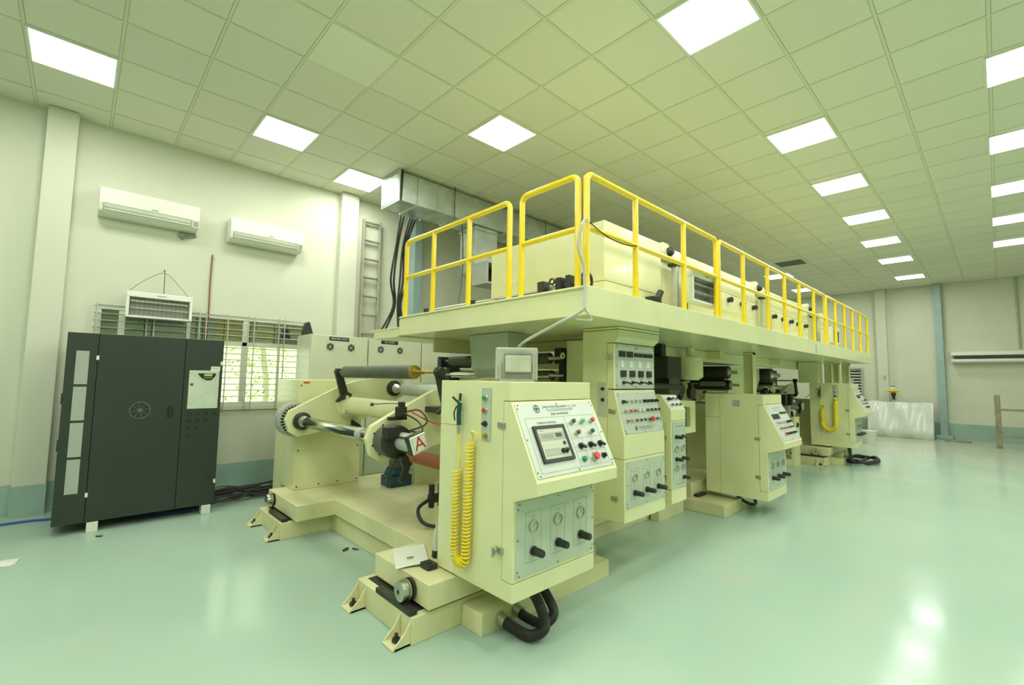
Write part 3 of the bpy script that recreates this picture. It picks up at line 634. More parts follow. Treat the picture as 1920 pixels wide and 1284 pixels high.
# ------------------------------------------------------------------ unwinder stand
def unwinder(dx, dy, label):
    t = thing('unwinder_stand', label, 'unwinder', (2.0 + dx, 3.9 + dy, .305))
    B = lambda x0, x1, y0, y1, z0, z1: MB().box(x0 + dx, x1 + dx, y0 + dy, y1 + dy, z0, z1)
    if dx != 3.73: B(1.65, 2.34, 4.93, 5.33, .306, 1.42).build('pedestal', CREAM, t, bevel=.004)
    else: B(1.9, 2.2, 5.0, 5.3, .2905, 1.2).build('pedestal', BLACKM, t, bevel=.004)
    k = MB()
    for x in (1.68, 2.31):
        for z in (.34, .7, 1.0, 1.36): k.cyl((x + dx, 4.932 + dy, z), (x + dx, 4.926 + dy, z), .008, 8)
    for x in (1.9, 2.1): k.cyl((x + dx, 4.932 + dy, .34), (x + dx, 4.926 + dy, .34), .008, 8)
    if dx != 3.73: k.build('bolt_heads', BLACKM, t, kind='stuff')
    if dx == 0: MB().box(1.70 + dx, 1.76 + dx, 4.925 + dy, 4.93 + dy, 1.385, 1.40).build('red_tag', RED, t)
    B(2.5, 3.0, 2.56, 2.98, .306 if dx != 3.73 else .2905, 1.15).build('near_pedestal', CREAM, t, bevel=.004)
    # octagonal ended arms
    A = V((1.62, 1.02)); Bc = V((2.60, 1.335)); d = (Bc - A).normalized(); n = V((-d.y, d.x)); L_ = (Bc - A).length
    def armpts():
        R_ = .155; pts = []
        w0, w1 = .155, .21
        pts += [A + d * (.06) - n * w0, ] 
        pts += [A + d * (L_ * .45) - n * w1, A + d * (L_ * .62) - n * w1, A + d * (L_ - .06) - n * w0, A + d * (L_ + .10) - n * (w0 * .75), A + d * (L_ + .15) - n * .05, A + d * (L_ + .15) + n * .05, A + d * (L_ + .10) + n * (w0 * .75), A + d * (L_ - .06) + n * w0]
        pts += [A + d * (L_ * .62) + n * w1, A + d * (L_ * .45) + n * w1, A + d * .06 + n * w0, A - d * .08 + n * (w0 * .85), A - d * .14 + n * .06, A - d * .14 - n * .06, A - d * .08 - n * (w0 * .85)]
        return [(p.x + dx, p.y) for p in pts]
    for y in (4.70, 3.0):
        MB().prism(armpts(), 'y', y + dy, y + .05 + dy).build('turret_arm', CREAM, t, bevel=.003)
    k = MB()
    for q in range(8):
        a = q * math.pi / 4 + .3
        for c in (A, Bc): k.cyl((c.x + dx + .11 * math.cos(a), 3.0 + dy, c.y + .11 * math.sin(a)), (c.x + dx + .11 * math.cos(a), 2.994 + dy, c.y + .11 * math.sin(a)), .006, 8)
    k.build('arm_bolts', BLACKM, t, kind='stuff')
    M_ = (A + Bc) / 2
    MB().lathe((2.07 + dx, 3.05 + dy, 1.165), (0, 1, 0), [(0, .12), (.03, .12), (.032, .087), (1.56, .087), (1.562, .12), (1.65, .12)], 28).build('centre_tube', CREAM, t, smooth=True)
    MB().lathe((2.07 + dx, 4.75 + dy, 1.165), (0, 1, 0), [(0, .16), (.18, .16)], 28).build('turret_bearing', CREAM, t, smooth=True)
    k = MB()
    for q in range(4):
        a = q * math.pi / 2 + .6
        px, pz = 2.07 + dx + .10 * math.cos(a), 1.165 + .10 * math.sin(a)
        k.box(px - .006, px + .006, 4.55 + dy, 4.70 + dy, pz - .02, pz + .02)
    k.build('tube_gussets', CREAM, t)
    for i, c in enumerate((A, Bc)):
        x, z = c.x + dx, c.y
        MB().lathe((x, 4.70 + dy, z), (0, -1, 0), [(0, .085), (.03, .085), (.035, .07), (.06, .065), (.065, .04), (.10, .035)], 28).build('far_chuck', BLACKM, t, smooth=True)
        MB().lathe((x, 4.63 + dy, z), (0, -1, 0), [(0, .055), (.06, .04), (.08, .03)], 20).build('chuck_jaw', STEEL, t, smooth=True)
        if i == 0:
            MB().lathe((x, 4.58 + dy, z), (0, -1, 0), [(0, .025), (.03, .040), (.05, .050), (1.16, .050), (1.165, .040), (1.30, .040), (1.32, .043), (1.53, .043)], 28).build('winding_shaft', CHROME, t, smooth=True)
            MB().lathe((x, 3.42 + dy, z), (0, -1, 0), [(0, .0505), (.05, .0515), (.06, .0505)], 28).build('shaft_collar', GREY, t, smooth=True)
        else:
            MB().lathe((x, 4.58 + dy, z), (0, -1, 0), [(0, .03), (.10, .03), (.16, .075), (1.40, .075), (1.5, .035)], 28).build('winding_shaft', mat('silver film roll', (.74, .78, .72), .22, metal=.6, bump=.15, scale=8), t, smooth=True)
        # ventilated brake disc behind the far arm
        b_ = MB().lathe((x, 4.86 + dy, z), (0, 1, 0), [(0, .10), (.002, .165), (.03, .170), (.05, .170), (.055, .150), (.07, .150), (.075, .170), (.10, .170), (.105, .12)], 36)
        for q in range(28):
            a = 2 * math.pi * q / 28; e = V((math.cos(a), 0, math.sin(a))); tt = V((-math.sin(a), 0, math.cos(a)))
            b_.fr((V((x, 4.855 + dy, z)), e, tt, V((0, -1, 0))), .095, .148, -.004, .004, 0, .012)
        bd = b_.build('brake_disc', GREY, t, smooth=True)
        k = MB()
        for q in range(28):
            a = 2 * math.pi * (q + .5) / 28; e = V((math.cos(a), 0, math.sin(a))); tt = V((-math.sin(a), 0, math.cos(a)))
            k.fr((V((x, 4.858 + dy, z)), e, tt, V((0, -1, 0))), .10, .145, -.006, .006, 0, .003)
        k.build('cooling_slots', BLACK, bd, kind='stuff')
        MB().cyl((x, 4.75 + dy, z), (x, 4.87 + dy, z), .06, 20).build('disc_shaft', STEEL, t, smooth=True)
    # motor brake with letter plate on the near arm
    x, z = A.x + dx, A.y
    MB().lathe((x, 3.0 + dy, z), (0, -1, 0), [(0, .105), (.10, .112), (.12, .112), (.13, .10), (.16, .098)], 32).build('brake_housing', RUBG, t, smooth=True)
    MB().lathe((x, 2.87 + dy, z), (0, -1, 0), [(0, .112), (.012, .116), (.03, .112), (.04, .085)], 32).box(x - .10, x - .01, 2.80 + dy, 2.88 + dy, z + .03, z + .105).build('caliper', BLACK, t, smooth=True)
    cc = V((x + .03, 2.84 + dy, z + .005))
    MB().lathe(cc, (0, -1, 0), [(0, .062), (.15, .062), (.16, .058)], 28).build('air_cylinder', GREY, t, smooth=True)
    th = math.radians(18); U_ = V((math.cos(th), 0, math.sin(th))); Vd = V((math.sin(th), 0, -math.cos(th)))
    FS = (V((x + .035, 2.62 + dy, z + .012)), U_, Vd, V((0, -1, 0)))
    fl = MB().fr(FS, -.062, .062, -.062, .062, -.07, -.02)
    for u in (-.05, .05):
        for v in (-.05, .05): fl.cyl(FS[0] + U_ * u + Vd * v - FS[3] * .2, FS[0] + U_ * u + Vd * v - FS[3] * .02, .006, 8)
    fl.build('cylinder_end_block', BLACKM, t, bevel=.003)
    sg = MB().fr(FS, -.060, .060, -.060, .060, -.018, 0).build('letter_plate', WHITE, t, bevel=.008)
    MB().text('A', FS, 0, .0, .125, .0012).build('letter', REDP, sg)
    lines(FS, rect(-.05, -.05, .05, .05), .0012, .001).build('plate_border', INK, sg)
    # small valve with hoses and ball lever on top
    MB().box(x + .03, x + .10, 2.90 + dy, 2.95 + dy, z + .165, z + .235).box(x + .045, x + .085, 2.90 + dy, 2.94 + dy, z + .235, z + .27).box(x - .02, x + .12, 2.93 + dy, 2.97 + dy, z + .14, z + .165).build('hand_valve', BLACK, t, bevel=.004)
    MB().tube([(x + .06, 2.93 + dy, z + .255), (x - .01, 2.97 + dy, z + .258), (x - .11, 3.02 + dy, z + .25)], .003, 6).lathe((x - .11, 3.02 + dy, z + .238), (0, 0, 1), [(0, .004), (.004, .011), (.012, .014), (.02, .011), (.024, .004)], 12).build('ball_lever', BLACK, t, smooth=True)
    MB().tube([(x + .09, 2.9 + dy, z + .20), (x + .17, 2.86 + dy, z + .21), (x + .20, 2.8 + dy, z + .15), (x + .15, 2.76 + dy, z + .11), (x + .02, 2.74 + dy, z + .085)], .006, 8).build('air_line', RUBK, t, smooth=True)
    MB().tube([(x + .07, 2.9 + dy, z + .19), (x + .13, 2.84 + dy, z + .15), (x + .10, 2.70 + dy, z + .11), (x + .07, 2.66 + dy, z + .07)], .006, 8).build('air_line', RUBK, t, smooth=True)
    MB().tube([(x + .12, 2.88 + dy, z + .20), (x + .30, 2.80 + dy, z + .11), (x + .52, 2.74 + dy, z + .13), (x + .78, 2.66 + dy, z + .26)], .005, 8).build('red_air_line', RED, t, smooth=True)
    MB().prism([(x + .0, z - .09), (x + .06, z - .09), (x + .085, z - .16), (x + .05, z - .245), (x + .02, z - .27), (x + .0, z - .25), (x + .03, z - .18)], 'y', 2.80 + dy, 2.83 + dy).build('hook_bracket', BLACK, t, bevel=.004)
    # guide roller on brackets above the arms
    xr, zr = 1.93 + dx, 1.505
    MB().lathe((xr, 4.58 + dy, zr), (0, -1, 0), [(0, .012), (.12, .012), (.121, .052), (.13, .056), (1.41, .056), (1.42, .054)], 32).build('guide_roller', RUBG, t, smooth=True)
    MB().lathe((xr, 3.16 + dy, zr), (0, -1, 0), [(0, .056), (.004, .054), (.006, .028), (.02, .026), (.022, .013), (.10, .013), (.11, .018), (.13, .018), (.132, .012), (.2, .012)], 24).build('roller_end', BRASS, t, smooth=True)
    MB().cyl((xr, 3.0 + dy, zr), (xr, 2.84 + dy, zr), .012, 12).build('roller_journal', BRASS, t, smooth=True)
    MB().box(xr + .0, xr + .15, 2.83 + dy, 2.998 + dy, zr - .30, zr - .26).build('bracket_shelf', BLACKM, t)
    for y in (4.60, 2.80):
        MB().prism([(xr - .03, zr + .035), (xr + .03, zr + .035), (xr + .035, zr), (xr + .10, zr - .20), (xr + .15, zr - .23), (xr + .13, zr - .255), (xr - .01, zr - .31), (xr - .01, zr - .285), (xr + .03, zr - .24), (xr - .04, zr)], 'y', y + dy, y + .035 + dy).lathe((xr, y + dy, zr), (0, 1, 0), [(-.02, .036), (.05, .036)], 16).build('roller_bracket', BLACKM, t, bevel=.003)
        MB().prism([(xr + .16, 1.02), (xr + .26, .95), (xr + .25, .90), (xr + .21, .86), (xr + .15, .93)], 'y', y + dy, y + .035 + dy).build('lower_bracket', BLACKM, t, bevel=.003)
    return t
unwinder(0, 0, 'nearest cream unwinder turret with two chrome shafts and a red letter plate')
unwinder(3.73, .05, 'second cream unwinder turret standing behind the mid row console')
unwinder(8.2, -.1, 'farthest cream winding turret standing behind the farthest console')
# things around the first unwinder
tb = thing('drive_motor', 'blue and grey geared motor standing in the deck under the first unwinder arm', 'motor', (2.56, 4.52, .306))
MB().box(2.44, 2.70, 4.40, 4.62, .3055, .42).prism([(2.46, .42), (2.68, .42), (2.64, .50), (2.50, .50)], 'y', 4.42, 4.60).build('gearbox', BLUE, tb, bevel=.012)
MB().lathe((2.57, 4.51, .50), (0, 0, 1), [(0, .085), (.10, .085), (.102, .09), (.115, .09), (.117, .08), (.26, .08), (.28, .05)], 24).build('motor_body', RUBG, tb, smooth=True)
MB().box(2.66, 2.72, 4.44, 4.56, .5, .68).build('terminal_box', BLUE, tb, bevel=.006)
MB().tube([(2.5, 4.40, .60), (2.42, 4.38, .48), (2.41, 4.40, .32)], .007, 6).build('motor_cable', RUBK, tb, smooth=True)
tag(MB().box(2.72, 3.08, 4.36, 4.43, .3055, .90).build('dividing_plate', CREAM, bevel=.003), 'upright cream plate standing on the carriage deck behind the letter plate', 'machine plate')
rr = thing('pinch_roller', 'rust red roller with brass end low behind the near console', 'roller', (2.5, 3.0, .70))
MB().lathe((2.36, 4.1, .72), (0, -1, 0), [(0, .012), (.05, .012), (.052, .06), (1.0, .06)], 24).build('roller_sleeve', ORNG, rr, smooth=True)
MB().lathe((2.36, 3.05, .72), (0, -1, 0), [(0, .06), (.004, .056), (.01, .03), (.03, .015), (.12, .015)], 20).build('roller_end', BRASS, rr, smooth=True)
vv = thing('valve_cluster', 'cluster of black and steel valves and cable low behind the letter plate', 'valves', (2.3, 3.4, .306))
MB().box(2.22, 2.30, 3.2, 3.28, .3055, .46).box(2.42, 2.50, 3.2, 3.28, .3055, .46).build('valve_stand', CREAM_D, vv, bevel=.003)
k = MB().box(2.12, 2.58, 3.16, 3.22, .46, .52)
for i in range(5): k.cyl((2.14 + i * .09, 3.19, .42), (2.14 + i * .09, 3.19, .60), .024, 10)
k.build('valve_body', BLACK, vv, bevel=.003)
MB().cyl((2.2, 3.12, .49), (2.34, 3.12, .49), .035, 16).build('valve_barrel', STEEL, vv, smooth=True)
MB().tube([(2.12, 3.2, .48), (2.0, 3.16, .44), (1.99, 3.08, .36), (2.08, 3.0, .325), (2.25, 2.86, .322), (2.45, 2.80, .32)], .014, 10).build('valve_cable', RUBK, vv, smooth=True)
# things lying on the carriage and floor
FSh = (V((1.475, 2.59, .307)), V((.216, -.045, 0)).normalized(), V((.14, .275, 0)).normalized(), V((0, 0, 1)))
sh = MB(); nx, ny = 8, 8; vs = []
for i in range(nx + 1):
    for j in range(ny + 1):
        s, q = i / nx, j / ny; p = V((1.47, 2.55, 0)) * (1 - s) * (1 - q) + V((1.66, 2.47, 0)) * s * (1 - q) + V((1.62, 2.86, 0)) * (1 - s) * q + V((1.80, 2.76, 0)) * s * q
        vs.append((p.x, p.y, .308 + .012 * (1 - q) * abs(math.sin(s * 2.2)) + .018 * q * q * s))
sh.add(vs + [(a, b, c + .0012) for a, b, c in vs], [])
n_ = len(vs)
for i in range(nx):
    for j in range(ny):
        a = i * (ny + 1) + j; q4 = (a, a + 1, a + ny + 2, a + ny + 1); o = len(sh.v) - 2 * n_
        sh.f.append(q4[::-1]); sh.f.append(tuple(z + n_ for z in q4))
pt = thing('paper_sheet', 'white sheet of paper with a small printed mark on the near carriage corner', 'paper', (1.63, 2.66, .306))
sh.build('sheet', WHITE, pt)
MB().ring((1.60, 2.62, .325), (0, 0, 1), .008, .012, .001, 16).ring((1.617, 2.615, .325), (0, 0, 1), .006, .010, .001, 16).box(1.585, 1.632, 2.612, 2.616, .3255, .3265).build('printed_mark', INK, pt)
tag(MB().box(1.60, 1.67, 2.40, 2.49, .306, .338).cyl((1.63, 2.44, .338), (1.63, 2.44, .344), .012, 12).build('steel_block', BLACKM, bevel=.004), 'small dark steel block beside the paper on the near carriage corner', 'steel block')
bt = thing('plastic_bottle', 'cloudy plastic bottle with dark dregs standing against the near console', 'bottle', (1.77, 2.56, .306))
MB().lathe((1.77, 2.56, .306), (0, 0, 1), [(0, .03), (.12, .031), (.16, .025), (.19, .012), (.21, .012)], 20).build('bottle_body', ACRY, bt, smooth=True)
MB().lathe((1.77, 2.56, .307), (0, 0, 1), [(0, .0315), (.045, .0315)], 20).build('dregs', BLACKM, bt, smooth=True)
for i, (xa, ya, an, l) in enumerate(((1.736, 3.846, .5, 'larger dark metal scrap on the floor before the base recess'), (1.80, 3.80, 2.0, 'smaller dark metal scrap lying right of the larger scrap'))):
    d = V((math.cos(an), math.sin(an), 0)) * .03
    tag(MB().tube([V((xa, ya, .010)) - d, V((xa, ya, .012)), V((xa, ya, .010)) + d], .009 if i == 0 else .006, 8).build('metal_scrap', BLACKM, smooth=True), l, 'metal scrap')
tag(MB().tube([(.21, 5.60, .006), (.23, 5.585, .006), (.255, 5.575, .006)], .006, 6).build('metal_scrap', BLACKM, smooth=True), 'dark metal scrap on the floor before the charcoal cabinet', 'metal scrap')
# black hoses under the near console
def hose(pts, r, label, m_=RUBK, ribs=True, cuffs=()):
    t = thing('cable_hose', label, 'hose', tuple(pts[0][:2]) + (0,))
    P = smoothpath(pts, 14); k = MB().tube(P, r, 14, smooth=False)
    if ribs:
        Pq = smoothpath(pts, 22)
        for i in range(1, len(Pq) - 1): k.lathe(Pq[i] , Pq[i + 1] - Pq[i - 1], [(-.003, r), (0, r * 1.1), (.003, r)], 12)
    k.build('hose', m_, t, smooth=True)
    for a, b in cuffs: MB().cyl(a, b, r * 1.35, 16).build('cuff', STEEL, t, smooth=True)
    return t
hose([(1.90, 2.079, .062), (1.90, 1.98, .05), (1.93, 1.86, .038), (1.98, 1.80, .09), (1.97, 1.83, .20), (1.92, 1.88, .317)], .028, 'front black ribbed hose curling from the cable duct into the near console', cuffs=[((1.90, 2.0795, .062), (1.90, 2.02, .056))])
hose([(2.03, 2.079, .07), (2.03, 1.99, .055), (2.06, 1.88, .05), (2.09, 1.83, .12), (2.06, 1.86, .22), (2.02, 1.92, .317)], .026, 'rear black ribbed hose curling from the cable duct into the near console', cuffs=[((2.03, 2.0795, .07), (2.03, 2.03, .063))])
k = []
for i in range(26): a = i * .5; k.append((10.75 + .42 * math.cos(a), 1.82 + .24 * math.sin(a), .035 + .012 * (i % 5)))
hose([(10.15, 1.90, .325), (10.12, 1.88, .2), (10.3, 1.86, .06)] + k, .025, 'black hose coiled on the floor under the farthest console', ribs=False)
hose([(5.75, 2.2, .187), (5.72, 2.15, .12), (5.80, 2.05, .05), (5.95, 2.05, .06), (5.95, 2.15, .187)], .018, 'short dark hose hanging under the mid row console', ribs=False)

# ------------------------------------------------------------------ machine stations under the platform
def roller(name, x, z, r, y0, y1, m_, label, group=None):
    t = thing(name, label, 'roller', (x, (y0 + y1) / 2, z - r), group)
    MB().lathe((x, y1, z), (0, -1, 0), [(0, r * .98), (.006, r), (y1 - y0 - .006, r), (y1 - y0, r * .98)], 28).build('roller_barrel', m_, t, smooth=True)
    MB().lathe((x, y0, z), (0, -1, 0), [(0, r * .5), (.03, r * .3), (.12, r * .28)], 16).build('journal', STEEL, t, smooth=True)
    MB().lathe((x, y1, z), (0, 1, 0), [(0, r * .5), (.03, r * .3), (.12, r * .28)], 16).build('journal', STEEL, t, smooth=True)
    return t
def station(x0, x1, label, y0=2.6, y1=4.75, zb=.137):
    t = thing('coating_station', label, 'machine frame', ((x0 + x1) / 2, (y0 + y1) / 2, 0))
    for y in (y0, y1):
        MB().prism([(x0, zb), (x1, zb), (x1, .55), (x1 - .25, .8), (x1 - .25, 1.25), (x1, 1.5), (x1, 1.69), (x0, 1.69)], 'y', y, y + .06).build('side_plate', CREAM, t, bevel=.003)
    for x, z in ((x0 + .1, .25), (x1 - .15, .3), (x0 + .15, 1.62), (x1 - .15, 1.62)): MB().box(x - .05, x + .05, y0 + .062, y1 - .002, z - .05, z + .05).build('tie_beam', CREAM, t, bevel=.003)
    return t
station(3.42, 4.55, 'cream machine frame behind the tall and slim consoles')
tag(MB().box(3.1, 3.40, 2.222, 2.59, 1.35, 1.8).build('console_bracket', CREAM, bevel=.003), 'upper cream bracket tying the tall console to the machine frame', 'bracket')
tag(MB().box(3.56, 3.77, 2.252, 2.598, .60, .90).build('console_bracket', CREAM, bevel=.003), 'lower cream bracket tying the slim console to the machine frame', 'bracket')
roller('infeed_roller', 3.03, 1.65, .05, 2.72, 4.2, RUBG, 'upper dark infeed roller left of the tall console')
roller('infeed_roller', 3.06, 1.50, .045, 2.72, 4.2, CHROME, 'middle shiny infeed roller left of the tall console')
roller('infeed_roller', 3.02, 1.39, .05, 2.72, 4.2, CHROME, 'lowest shiny infeed roller left of the tall console')
tb = thing('bearing_block', 'black bearing block holding the dark infeed roller beside the tall console', 'bearing block', (3.2, 2.62, 1.6))
MB().box(3.04, 3.42, 2.60, 2.68, 1.60, 1.74).box(3.10, 3.25, 2.60, 2.68, 1.36, 1.60).build('block', BLACK, tb, bevel=.004)
MB().ring((3.05, 2.595, 1.67), (0, -1, 0), .012, .028, .01, 18).build('grease_ring', WHITE, tb, smooth=True)
tb = thing('bearing_block', 'black bearing block at the far end of the infeed rollers', 'bearing block', (3.1, 4.35, 1.5))
MB().box(2.98, 3.42, 4.33, 4.40, 1.58, 1.70).box(3.10, 3.25, 4.33, 4.40, 1.32, 1.58).build('block', BLACK, tb, bevel=.004)
hp = thing('web_chute', 'grey green sheet metal chute hanging under the platform behind the floodlight', 'chute', (2.9, 3.2, 1.4))
MB().prism([(2.62, 1.858), (2.84, 1.858), (2.84, 1.50), (2.76, 1.40), (2.66, 1.55)], 'y', 2.84, 3.36).build('chute_panel', mat('grey green sheet', (.46, .53, .42), .45, metal=.2), hp, bevel=.004)
# gear motors and arms seen between slim console and mid row console
mo = thing('hanging_motor', 'black boxy motor hanging under the platform right of the tall console', 'motor', (4.6, 2.45, 1.48))
MB().box(4.38, 4.68, 2.32, 2.595, 1.49, 1.72).box(4.5, 4.6, 2.45, 2.6, 1.72, 1.858).build('motor_housing', BLACK, mo, bevel=.01)
mo = thing('hanging_filter', 'cream round canister hanging under the platform right of the black motor', 'canister', (5.1, 2.45, 1.48))
MB().lathe((5.22, 2.48, 1.858), (0, 0, -1), [(0, .05), (.10, .05), (.12, .14), (.34, .14), (.38, .09)], 28).build('canister_body', CREAM, mo, smooth=True)
dt = thing('drive_shaft_unit', 'black handle bar and drum of the drive between the two console groups', 'drive unit', (4.9, 2.5, 1.2))
MB().cyl((4.2, 2.42, 1.415), (4.9, 2.42, 1.40), .022, 12).cyl((4.2, 2.42, 1.42), (4.50, 2.42, 1.415), .04, 14).build('drive_bar', BLACK, dt, smooth=True)
MB().lathe((4.75, 2.44, 1.41), (0, 1, 0), [(0, .13), (.25, .13), (.26, .09), (.4, .09)], 26).build('drum', mat('dark olive drum', (.07, .08, .05), .4), dt, smooth=True)
MB().lathe((4.96, 2.44, 1.37), (0, 1, 0), [(0, .05), (.02, .08), (.04, .03), (.3, .03)], 20).build('hand_wheel', BLACKM, dt, smooth=True)
ar = thing('swing_arm', 'cream notched arm frame left of the mid row console', 'machine frame', (5.0, 2.5, 0))
MB().prism([(4.45, 1.27), (5.25, 1.24), (5.25, .88), (4.62, .88), (4.62, .95), (5.12, .95), (5.12, 1.17), (4.45, 1.20)], 'y', 2.44, 2.49).build('arm_plate', CREAM, ar, bevel=.003)
MB().lathe((4.9, 2.44, 1.07), (0, 1, 0), [(-.02, .085), (.3, .085)], 22).build('arm_roller', RUBG, ar, smooth=True)
MB().box(4.62, 4.92, 2.44, 2.595, .30, .87).build('column', BLACKM, ar, bevel=.006)
MB().box(4.5, 5.05, 2.50, 2.598, .0, .30).build('foot_block', CREAM_D, ar, bevel=.004)
tag(MB().box(3.11, 5.15, 2.62, 4.9, .0, .135).build('plinth_beam', CREAM_D, bevel=.004), 'long cream base rail on the floor below the tall console', 'machine base')
# upper dark handle bar left of post and rollers between mid and far consoles
hb = thing('tension_bar', 'black tension bar on a crank bracket left of the support post', 'tension bar', (5.6, 2.5, 1.4))
MB().cyl((5.35, 2.45, 1.44), (6.1, 2.45, 1.44), .028, 12).cyl((5.15, 2.45, 1.44), (5.4, 2.45, 1.44), .01, 8).box(5.13, 5.19, 2.43, 2.47, 1.30, 1.45).lathe((5.16, 2.42, 1.33), (0, 1, 0), [(0, .07), (.05, .07)], 20).build('bar', BLACK, hb, smooth=True)
station(7.0, 8.3, 'cream machine frame between the mid row and farthest consoles', 2.75, 4.75, 0)
for i, (x, z, r, m_) in enumerate(((6.7, 1.60, .09, BLACKM), (6.75, 1.42, .07, BLACK), (8.5, 1.58, .12, BLACKM), (8.6, 1.38, .09, CHROME))):
    roller('web_roller', x, z, r, 2.62, 4.6, m_, ('large dark web roller high right of the support post', 'black web roller just below the large dark one right of the post', 'large dark web roller high before the farthest console', 'shiny web roller before the farthest console')[i])
tm = thing('slitter_table', 'black slitter table with cream end plate before the farthest console', 'machine table', (8.9, 2.6, .0))
MB().box(8.3, 9.58, 2.66, 3.3, .0, .145).box(8.3, 9.58, 2.70, 3.3, .146, .30).build('table_plinth', CREAM_D, tm, bevel=.004)
MB().box(9.2, 9.5, 2.50, 2.656, .0, .12).box(9.2, 9.5, 2.50, 2.56, .12, .86).build('end_plate', CREAM, tm, bevel=.003)
MB().lathe((9.35, 2.499, .72), (0, -1, 0), [(0, .04), (.02, .04)], 16).lathe((9.35, 2.499, .52), (0, -1, 0), [(0, .04), (.02, .04)], 16).build('plate_hub', BLACKM, tm, smooth=True)
for x in (8.4, 8.75, 9.12): MB().box(x, x + .07, 2.70, 2.78, .3005, 1.34).build('upright', BLACKM, tm, bevel=.004)
for q, z in enumerate((.62, .82, .98, 1.12, 1.26)): MB().cyl((8.42, 2.66, z), (9.5, 2.66, z), .022, 10).build('cross_rod', (STEEL, BLACK)[q % 2], tm, smooth=True)
for q in range(6): MB().box(8.45 + q * .17, 8.55 + q * .17, 2.56, 2.64, .92 + (q % 2) * .15, 1.06 + (q % 2) * .2).build('clamp', (BLACK, GREY, BLACKM)[q % 3], tm, bevel=.004)
MB().box(8.5, 9.6, 2.8, 3.2, .302, .78).build('drive_housing', mat('dark green housing', (.03, .045, .025), .4), tm, bevel=.006)
# back panel of the machine: keeps the depth beyond the rollers
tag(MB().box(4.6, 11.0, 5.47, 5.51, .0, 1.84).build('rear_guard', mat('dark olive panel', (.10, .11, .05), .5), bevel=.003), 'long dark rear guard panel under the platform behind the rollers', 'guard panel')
tag(MB().box(5.8, 6.5, 2.9, 3.9, 1.60, 1.69).build('cable_tray', BLACKM, bevel=.003), 'dark cable tray hung below the platform', 'cable tray')
tag(MB().box(8.8, 9.7, 2.9, 3.9, 1.40, 1.69).build('drive_cover', mat('black green cover', (.03, .035, .02), .35), bevel=.01), 'black drive cover below the platform before the farthest console', 'drive cover')
# support posts
for i, (x, y, l) in enumerate(((6.55, 2.29, 'cream I-section support post rising behind the mid row console'), (14.3 - 3.1, 2.1, 'cream support post at the far end of the platform'), (10.3, 2.2, 'first of two cream posts above the farthest console'), (10.85, 2.2, 'second of two cream posts above the farthest console'))):
    b0 = .0 if i < 2 else 1.47
    t = thing('support_post', l, 'post', (x, y, b0))
    MB().box(x - .055, x + .055, y - .06, y - .05, b0, 1.858).box(x - .055, x + .055, y + .05, y + .06, b0, 1.858).box(x - .006, x + .006, y - .05, y + .05, b0, 1.858).box(x - .075, x + .075, y - .06, y + .06, 1.83, 1.858).build('post_section', CREAM, t, bevel=.002)
tag(MB().box(9.9, 10.2, 2.28, 2.60, 1.468, 1.855).build('post_panel', CREAM, bevel=.003), 'cream panel between the farthest console top and the platform', 'machine panel')
# ------------------------------------------------------------------ platform
pf = thing('platform', 'long raised cream platform spanning over the machine', 'platform', (6.7, 2.8, 1.86))
MB().box(2.2805, 11.2395, 1.7605, 3.8795, 1.862, 1.88).box(2.22, 11.3, 1.70, 1.76, 1.86, 2.045).box(2.22, 2.28, 1.76, 3.94, 1.86, 2.045).box(11.24, 11.3, 1.76, 3.94, 1.86, 2.045).box(2.28, 11.24, 3.88, 3.94, 1.86, 2.045).build('skirt', CREAM, pf, bevel=.003)
MB().box(2.285, 11.235, 1.765, 3.875, 2.0, 2.045).build('deck_plate', CREAM_D, pf)
MB().box(2.205, 2.218, 1.70, 3.94, 2.028, 2.034).build('seam_lip', CREAM, pf)
MB().box(2.22, 2.9, 3.945, 4.46, 1.85, 1.93).box(2.215, 2.9, 3.95, 4.5, 1.93, 1.945).build('side_bracket', CREAM, pf, bevel=.003)
for x in (3.6, 6.0, 8.4): MB().box(x, x + .1, 2.45, 3.85, 1.76, 1.859).build('cross_beam', CREAM, pf, bevel=.003)
MB().box(4.6, 11.2, 2.62, 2.70, 1.72, 1.859).build('long_beam', CREAM, pf, bevel=.003)
MB().box(2.60, 3.9, 3.9, 3.93, 1.72, 1.859).build('edge_beam', CREAM, pf, bevel=.003)
MB().box(7.30, 7.36, 1.697, 1.70, 1.88, 1.99).build('notice_strip', GREY, pf)
# guardrails
RR, ZT, ZM, ZB = .021, 2.775, 2.425, 2.046
def rail(label, P, posts, closed_ends=(True, True), mid=True):
    a, b = V(P[0]), V(P[1]); d = (b - a).normalized()
    t = thing('guardrail', label, 'guardrail', ((a + b) / 2)[:2] + (ZB,) if False else tuple(((a + b) / 2)[:2]) + (ZB,))
    c = .05
    path = [V((a.x, a.y, ZB)), V((a.x, a.y, ZT - c))]
    for i in range(1, 6): q = math.pi / 2 * i / 6; path.append(V((a.x, a.y, ZT - c)) + d * c * (1 - math.cos(q)) + V((0, 0, c * math.sin(q))))
    path += [V((a.x, a.y, ZT)) + d * c, V((b.x, b.y, ZT)) - d * c]
    for i in range(1, 6): q = math.pi / 2 * i / 6; path.append(V((b.x, b.y, ZT - c)) - d * c * (1 - math.sin(q)) + V((0, 0, c * math.cos(q))))
    path += [V((b.x, b.y, ZT - c)), V((b.x, b.y, ZB))]
    MB().tube(path, RR, 14, smooth=False).build('top_rail', YEL, t, smooth=True)
    MB().cyl((a.x, a.y, ZM), (b.x, b.y, ZM), RR * .9, 14).build('mid_rail', YEL, t, smooth=True)
    for s in posts:
        p = a + d * s; MB().cyl((p.x, p.y, ZB), (p.x, p.y, ZT), RR, 14).build('post', YEL, t, smooth=True)
    return t
